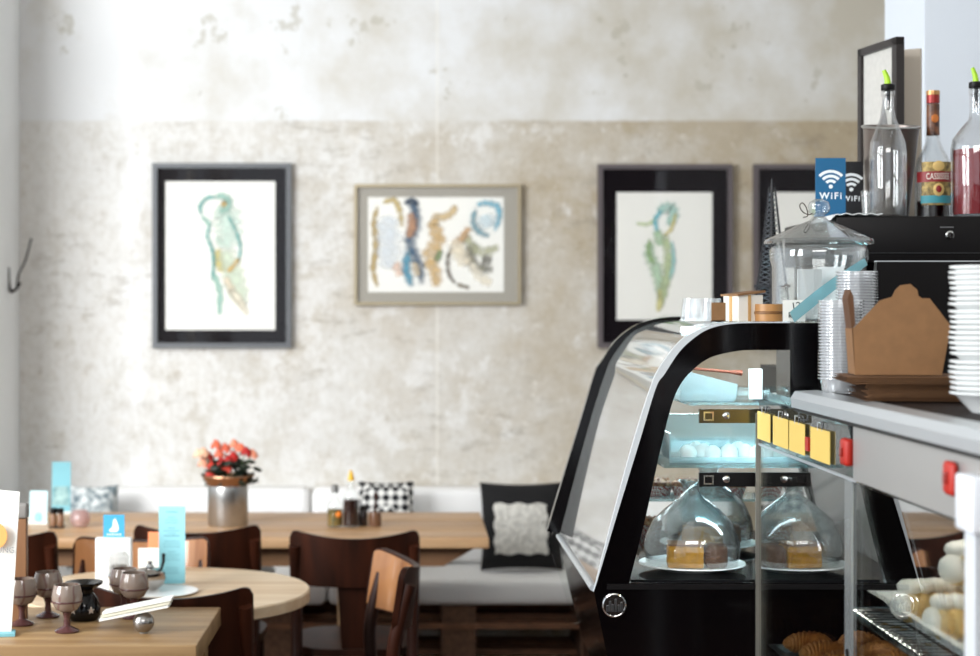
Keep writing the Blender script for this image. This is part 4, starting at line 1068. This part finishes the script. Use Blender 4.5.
# ------------------------------------------------------------------ cup towers
def cup_stack(label, x, y, n, z0, r=.036, pitch=.0052):
    """nested takeaway cups, each cup its own object"""
    global CUP0
    for k in range(n):
        if CUP0 is None:
            m = MB().lathe([(0, 0), (r*.84, 0), (r*.86, .003), (r*.94, .022), (r*1.05, .0232), (r*1.05, .0258), (r*.95, .0258), (r*.84, .0045), (0, .002)], 30)
            o = m.build('nested_cup', glass('cup_plastic', (.97, .98, .99), .12, .08, .3, (.96, .97, .98), 2.2)); CUP0 = o
        else:
            o = CUP0.copy(); COL.objects.link(o)
        if k == 0: lab = 'clear shallow takeaway cup lowest in ' + label
        elif k == n-1: lab = 'clear shallow takeaway cup topmost in ' + label
        else: lab = 'clear shallow takeaway cup inside ' + label
        tag(o, lab, 'cup', 'cups nested inside ' + label if 0 < k < n-1 else 'end cups of the stacks', loc=(x, y, z0+k*pitch))
CUP0 = None
v = P(841, 388, 2.86); cup_stack('the tall cup stack before the kraft box', v.x, 2.86, 26, ZL+.0008)
v = P(857, 380, 3.02)
cup_stack('the taller cup stack behind, near the jar lid', P(857, 0, 3.1).x, 3.1, 40, ZL-.018)

# ------------------------------------------------------------------ kraft boxes
fb = P(905, 395, 2.62)
prev = None
for k in range(13):
    m = MB(); w_ = .082; dx = .004*math.sin(k*2.3)-(.028 if k >= 9 else 0)
    if prev is None:
        m.prism([(-w_-.025, 0), (-w_, .0005), (w_+.03, .0005), (w_+.03, .0019), (-w_, .0019), (-w_-.03, .0014)], -.08, .08)
        prev = m.build('flat_kraft_box', KRAFT2, smooth=False); o = prev
    else:
        o = prev.copy(); COL.objects.link(o)
    lab = 'flattened kraft box ' + ('at the bottom of the flat stack' if k == 0 else 'on top of the flat stack, under the folded box' if k == 12 else 'within the flat stack under the folded kraft box')
    tag(o, lab, 'box', 'flattened kraft boxes inside the stack' if 0 < k < 12 else 'flattened kraft boxes', loc=(fb.x+.045+dx, 2.64+.004*math.cos(k), ZL+.002+k*.0029), rot=(0, 0, -.12+.02*math.sin(k)))
t = thing('kraft_takeout_box', 'folded kraft takeaway box with tabbed flap standing on the flat stack', 'box', (P(896, 378, 2.64).x, 2.64, ZL+.002+13*.0029+.0006), -.12)
t.scale = (.95, 1, 1.05)
bp_ = [(-.071, .0), (.065, .0), (.079, .072), (.046, .112), (.034, .112), (.028, .116), (.027, .124), (.016, .133), (.0, .131), (-.008, .124), (-.013, .114), (-.032, .109), (-.074, .068)]
MB().prism(bp_, -.04, -.0385).build('front_flap', KRAFT, t, smooth=False)
MB().prism([(-.071, .0), (.065, .0), (.079, .072), (-.074, .068)], .0385, .04).build('back_panel', KRAFT, t, smooth=False)
m = MB()
for s, (x0, x1) in ((-1, (-.071, -.076)), (1, (.065, .079))):
    q = [m.b.verts.new(vv) for vv in ((x0, -.0384, .0005), (x0, .0384, .0005), (x1, .0384, .072 if s > 0 else .068), (x1, -.0384, .072 if s > 0 else .068))]; m.b.faces.new(q)
q = [m.b.verts.new(vv) for vv in ((-.071, -.0384, .0005), (.065, -.0384, .0005), (.065, .0384, .0005), (-.071, .0384, .0005))]; m.b.faces.new(q)
m.build('side_panel', KRAFT, t, smooth=False)
MB().prism([(-.076, .068), (-.070, .072), (-.073, .115), (-.078, .125), (-.082, .112)], -.036, .03).build('side_flap', mat('kraft_shade_side', '5A3B24', .85), t, smooth=False)

# ------------------------------------------------------------------ white bowls
x0 = P(997, 415, 2.3).x; B0 = None
for k in range(24):
    if B0 is None:
        B0 = MB().lathe([(0, 0), (.032, 0), (.035, .003), (.054, .024), (.0615, .026), (.062, .0285), (.0535, .0275), (.033, .006), (0, .005)], 44).build('paper_bowl', WHITE); o = B0
    else: o = B0.copy(); COL.objects.link(o)
    lab = 'white bowl ' + ('at the bottom of the tall bowl stack' if k == 0 else 'crowning the tall bowl stack' if k == 23 else 'nested within the tall stack beside the kraft box')
    tag(o, lab, 'bowl', 'white bowls in the tall stack' if 0 < k < 23 else 'white bowls ending the stack', loc=(x0+.0012*math.sin(k*1.1), 2.3, ZL+.0008+k*.0071+(.004 if k > 6 else 0)+(.003 if k > 15 else 0)))

# ------------------------------------------------------------------ machine and monitor
MZ = EYE+(VY-216)*3.62/FP
t = thing('cash_drawer_unit', 'black lockable machine box under the bottles', 'machine', (0, 0, 0))
mx0 = P(836, 216, 3.62).x
MB().box(mx0, 1.75, 3.62, 4.12, P(0, 262, 3.62).z, MZ, bev=.004).build('upper_box', SATIN, t)
MB().box(mx0+.02, 1.72, 3.64, 4.1, 1.361, P(0, 262, 3.62).z).build('lower_box', BLACK, t, smooth=False)
c = P(951, 235, 3.61)
lk = MB().lathe([(0, 0), (.009, 0), (.0095, .003), (.006, .006), (0, .006)], 24, T(c.x, 3.6195, c.z) @ R(PI/2, 'X')).build('lock', CHROME, t)
MB().box(c.x-.001, c.x+.001, 3.611, 3.6134, c.z-.004, c.z+.004).build('keyhole', SATIN, lk)
q = P(948, 227, 3.61); MB().box(q.x-.014, q.x+.014, 3.616, 3.619, q.z-.0012, q.z+.0012).build('handle_slot', mat('slot_grey', '6A6A6C', .5), t)
a = P(862, 240, 3.61); b = P(930, 244, 3.61)
MB().box(mx0+.01, 1.7, 3.6165, 3.6195, a.z-.028, a.z-.026).build('panel_seam', mat('seam', '2C2C2E', .3), t)
t = thing('black_monitor', 'black screen panel standing behind the kraft box', 'monitor', (P(950, 262, 3.2).x, 3.2, 1.361))
tz = P(0, 262, 3.2).z-1.361
MB().prism([(-.155, .02), (.32, .02), (.32, tz), (-.14, tz)], -.01, .01).build('screen', SATIN, t, smooth=False)
MB().prism([(-.14, tz), (.32, tz), (.32, tz+.0025), (-.14, tz+.0025)], -.01, .01).build('top_edge', ALU, t, smooth=False)
MB().box(-.05, .15, -.04, .06, 0, .008).box(.0, .1, -.008, .008, .008, .022).build('stand_foot', SATIN, t, smooth=False)
# cloth on the machine edge
a = P(833, 213, 3.7)
m = MB().closed_sheet(lambda u, v, s: Vector((mx0-.012+.11*u, 3.615+.2*v, MZ+.0015+.002*s+(.0015+.0015*math.sin(u*26))-(.012*max(0, .12-u)/.12))), 40, 6)
tag(m.build('scalloped_doily', mat('white_cloth', 'D8DADA', .8)), 'white scalloped cloth on the machine edge below the wifi sign', 'cloth')
mztop = MZ+.0008
# wifi signs
def wifi(label, loc, mcard, mink, rz, s=1., grp='wifi signs'):
    t = thing('wifi_sign', label, 'sign', loc, rz)
    W, H = .033*s, .128
    MB().box(-W, W, -.002, .002, 0, H).build('card', mcard, t, smooth=False)
    MB().box(-W, W, -.010, .014, -.0006, .003).build('foot', mcard, t, smooth=False)
    m = MB(); cx, cz = 0, .064
    for r in (.0105, .021, .0315):
        r *= 1
        p = [(cx+r*math.sin(x), cz+r*math.cos(x)) for x in [(-.80+1.6*k/14) for k in range(15)]]; q = [(cx+(r+.0062)*math.sin(x), cz+(r+.0062)*math.cos(x)) for x in [(-.80+1.6*k/14) for k in range(15)]]
        m.band(p, q, -.0028, -.0021)
    m.lathe([(0, 0), (.0045, 0), (.0045, .0007), (0, .0007)], 20, T(cx, -.0021, cz+.001) @ R(PI/2, 'X'))
    m.build('wifi_symbol', mink, t, smooth=False)
    text('WiFi', .0205*s, t, mink, T(0, -.0024, .044) @ R(PI/2, 'X'), bold=.0004)
    return t
INKW = mat('white_print', 'F1F6F8', .6)
wifi('blue wifi sign with white symbol beside the steel bucket', (P(830.5, 212, 3.75).x, 3.75, mztop+.0062), mat('wifi_blue', '14608C', .6), INKW, 0)
wifi('dark wifi sign partly hidden behind the blue one', (P(851, 212, 3.84).x, 3.84, mztop+.0062), mat('wifi_black', '151519', .4), INKW, 0, .8)
# leaning picture and canvas
t = thing('leaning_picture', 'small dark framed mountain picture leaning by the pillar', 'picture', (1.12, 4.055, mztop), -1.385)
m = MB(); W, H = .102, .435; f_ = .018
m.box(-W, -W+f_, -.008, .012, 0, H); m.box(W-f_*1.3, W, -.008, .012, 0, H); m.box(-W, W, -.008, .012, 0, f_); m.box(-W, W, -.008, .012, H-f_, H)
m.build('frame', mat('dark_brown_frame', '1F1614', .4), t, smooth=False)
MB().box(-W+f_, W-f_, 0, .008, f_, H-f_).build('mount', mat('pale_mount', 'C9C6C0', .7, noise=.1, scale=60), t, smooth=False)
MB().prism([(-.035, f_+.02), (.05, f_+.02), (.05, .22), (.02, .3), (.005, .25), (-.02, .16)], -.0015, -.0005).build('mountain_print', mat('mountain_grey', '7E7C7C', .7), t, smooth=False)
tag(MB().box(-.03, .03, -.008, .008, 0, .43, None).build('canvas_board', mat('raw_canvas', 'C9BEB0', .8)), 'narrow beige canvas edge standing beside the dark framed picture', 'canvas', loc=(P(911, 60, 4.1).x, 4.12, mztop), rot=(0, 0, -.5))
# bucket
t = thing('wine_bucket', 'tapered brushed steel bucket behind the clear bottle', 'bucket', (P(887, 205, 3.85).x, 3.85, mztop+.0075))
t.rotation_euler = (.16, 0, 0)
MB().lathe([(0, 0), (.045, 0), (.047, .004), (.061, .2), (.0635, .203), (.0635, .207), (.058, .207), (.0565, .2), (.043, .006), (0, .006)], 48).build('bucket_body', mat('bucket_steel', '857B75', .34, .7), t)
MB().tube([(.0625*math.cos(a), .0625*math.sin(a), .205) for a in [2*PI*k/40 for k in range(40)]], .003, 8, closed=True).build('rolled_rim', STEEL, t)
# bottles
def flat_on(px, d): return (P(px, 0, d).x, d, mztop+.0)
LIME = mat('lime_plastic', 'A9D821', .35); 
def pourer(t, z, r=.0105):
    o = MB().lathe([(0, z), (r*1.35, z), (r*1.45, z+.002), (r*1.45, z+.011), (r*1.2, z+.013), (0, z+.013)], 24).build('pourer_collar', SATIN, t)
    MB().lathe([(0, z-.04), (.004, z-.04), (.0055, z-.001), (0, z-.001)], 14).build('pourer_cork', SATIN, o)
    MB().tube([(0, 0, z+.012), (-.002, 0, z+.026), (-.009, 0, z+.042)], [.0075, .0065, .0045], 10).build('spout', LIME, o)
t = thing('liquor_bottle', 'empty clear bottle with a lime green pourer', 'bottle', flat_on(888, 3.68))
bp1 = [(0, 0), (.037, 0), (.0395, .005), (.0395, .13), (.037, .155), (.028, .178), (.0165, .205), (.0125, .225), (.0125, .25), (.0145, .252), (.0145, .26), (.0125, .262)]
MB().lathe(bp1+[(.010, .262)]+[(max(r-.0035, 0), z+(.004 if z < .01 else 0)) for r, z in bp1[::-1]], 44).build('bottle_glass', BOTG, t)
pourer(t, .2625); t.scale = (1, 1, 1.045)
t = thing('small_glass', 'small clear glass tucked beside the empty bottle', 'glass', flat_on(869, 3.74))
MB().lathe([(0, 0), (.014, 0), (.018, .06), (.0165, .06), (.0125, .004), (0, .004)], 28).build('tumbler', THICK, t)
t = thing('liquor_bottle', 'black currant liqueur bottle with red cap and ornate label', 'bottle', flat_on(933, 3.81)); t.scale = (1, 1, 1.07)
bp2 = [(0, 0), (.037, 0), (.0395, .005), (.0395, .105), (.036, .125), (.022, .15), (.0155, .165), (.0135, .185), (.0135, .25)]
MB().lathe(bp2+[(.010, .25)]+[(max(r-.0035, 0), z+(.004 if z < .01 else 0)) for r, z in bp2[::-1]], 44).build('bottle_glass', BOTG, t)
MB().lathe([(0, .004), (.0352, .005), (.0352, .04), (0, .04)], 30).build('liqueur', mat('dark_liqueur', '140507', .1), t)
MB().lathe([(.0145, .245), (.0148, .262), (.0148, .27), (.0, .272)], 28).build('cap', mat('cap_red', '8E1F1C', .3, .3), t)
MB().lathe([(.0150, .262), (.0152, .2665), (.0150, .271)], 28).build('cap_band', mat('cap_gold', 'B98B5A', .3, .6), t)
nl = MB().lathe([(.0145, .178), (.0142, .186), (.0142, .243)], 28).build('neck_label', mat('neck_label', '2E1512', .4, color2='7A4A2A', scale=60), t)
MB().ball((0, -.0145, .212), (.009, .0012, .009), None, 2).build('neck_seal', mat('seal_gold', 'C8763A', .4, .4), nl)
def wrap(z0, z1, a, r=.0402):
    p = []; m = MB()
    m.grid(lambda u, v: Vector((r*math.sin(a*(2*u-1)), -r*math.cos(a*(2*u-1)), z0+(z1-z0)*v)), 20, 2); return m
lbm = wrap(.03, .12, .95).build('bottle_label', mat('label_gold', 'B59A58', .45, .3, color2='5A4A2A', scale=80), t)
wrap(.078, .1, 1.3, .0408).build('label_band', mat('label_red', '8E1E22', .45), lbm)
wrap(.034, .05, 1.0, .0407).build('label_ribbon', mat('label_teal', '3C93A0', .5), lbm)
MB().ball((0, -.041, .062), (.013, .0015, .014), None, 2).build('label_medal', mat('medal', 'E0C07A', .4, .3), lbm)
MB().ball((0, -.0418, .063), (.007, .0018, .008), None, 2).build('label_fruit', mat('label_red', '8E1E22'), lbm)
MB().ball((0, -.0405, .111), (.014, .0015, .011), None, 2).build('label_crest', mat('medal', 'E0C07A'), lbm)
tx = text('CASSISSÉE', .0124, lbm, mat('print_cream', 'F0E9DC', .6), Matrix.Identity(4), ext=.0002)
for v_ in tx.data.vertices:
    a = v_.co.x/.0415; r = .0415+v_.co.z; z = .089+v_.co.y*1.5
    v_.co = Vector((r*math.sin(a), -r*math.cos(a), z))
t = thing('liquor_bottle', 'bottle of red syrup with a lime green pourer', 'bottle', flat_on(976, 3.69))
bp3 = [(0, 0), (.056, 0), (.060, .006), (.060, .14), (.056, .16), (.034, .185), (.0175, .2), (.0145, .215), (.0145, .25), (.0165, .252), (.0165, .262), (.014, .264)]
MB().lathe(bp3+[(.011, .264)]+[(max(r-.004, 0), z+(.004 if z < .01 else 0)) for r, z in bp3[::-1]], 48).build('bottle_glass', BOTG, t)
MB().lathe([(0, .005), (.0545, .006), (.0545, .138), (0, .138)], 36).build('red_syrup', mat('red_syrup', '7C0A16', .15), t)
m = MB(); m.grid(lambda u, v: Vector((.0608*math.sin(-.1+1.2*u), -.0608*math.cos(-.1+1.2*u), .035+.09*v)), 16, 2)
m.build('bottle_label', mat('dark_label', '2A0E12', .5), t)
pourer(t, .2645, .012); t.scale = (.88, .88, 1.06)
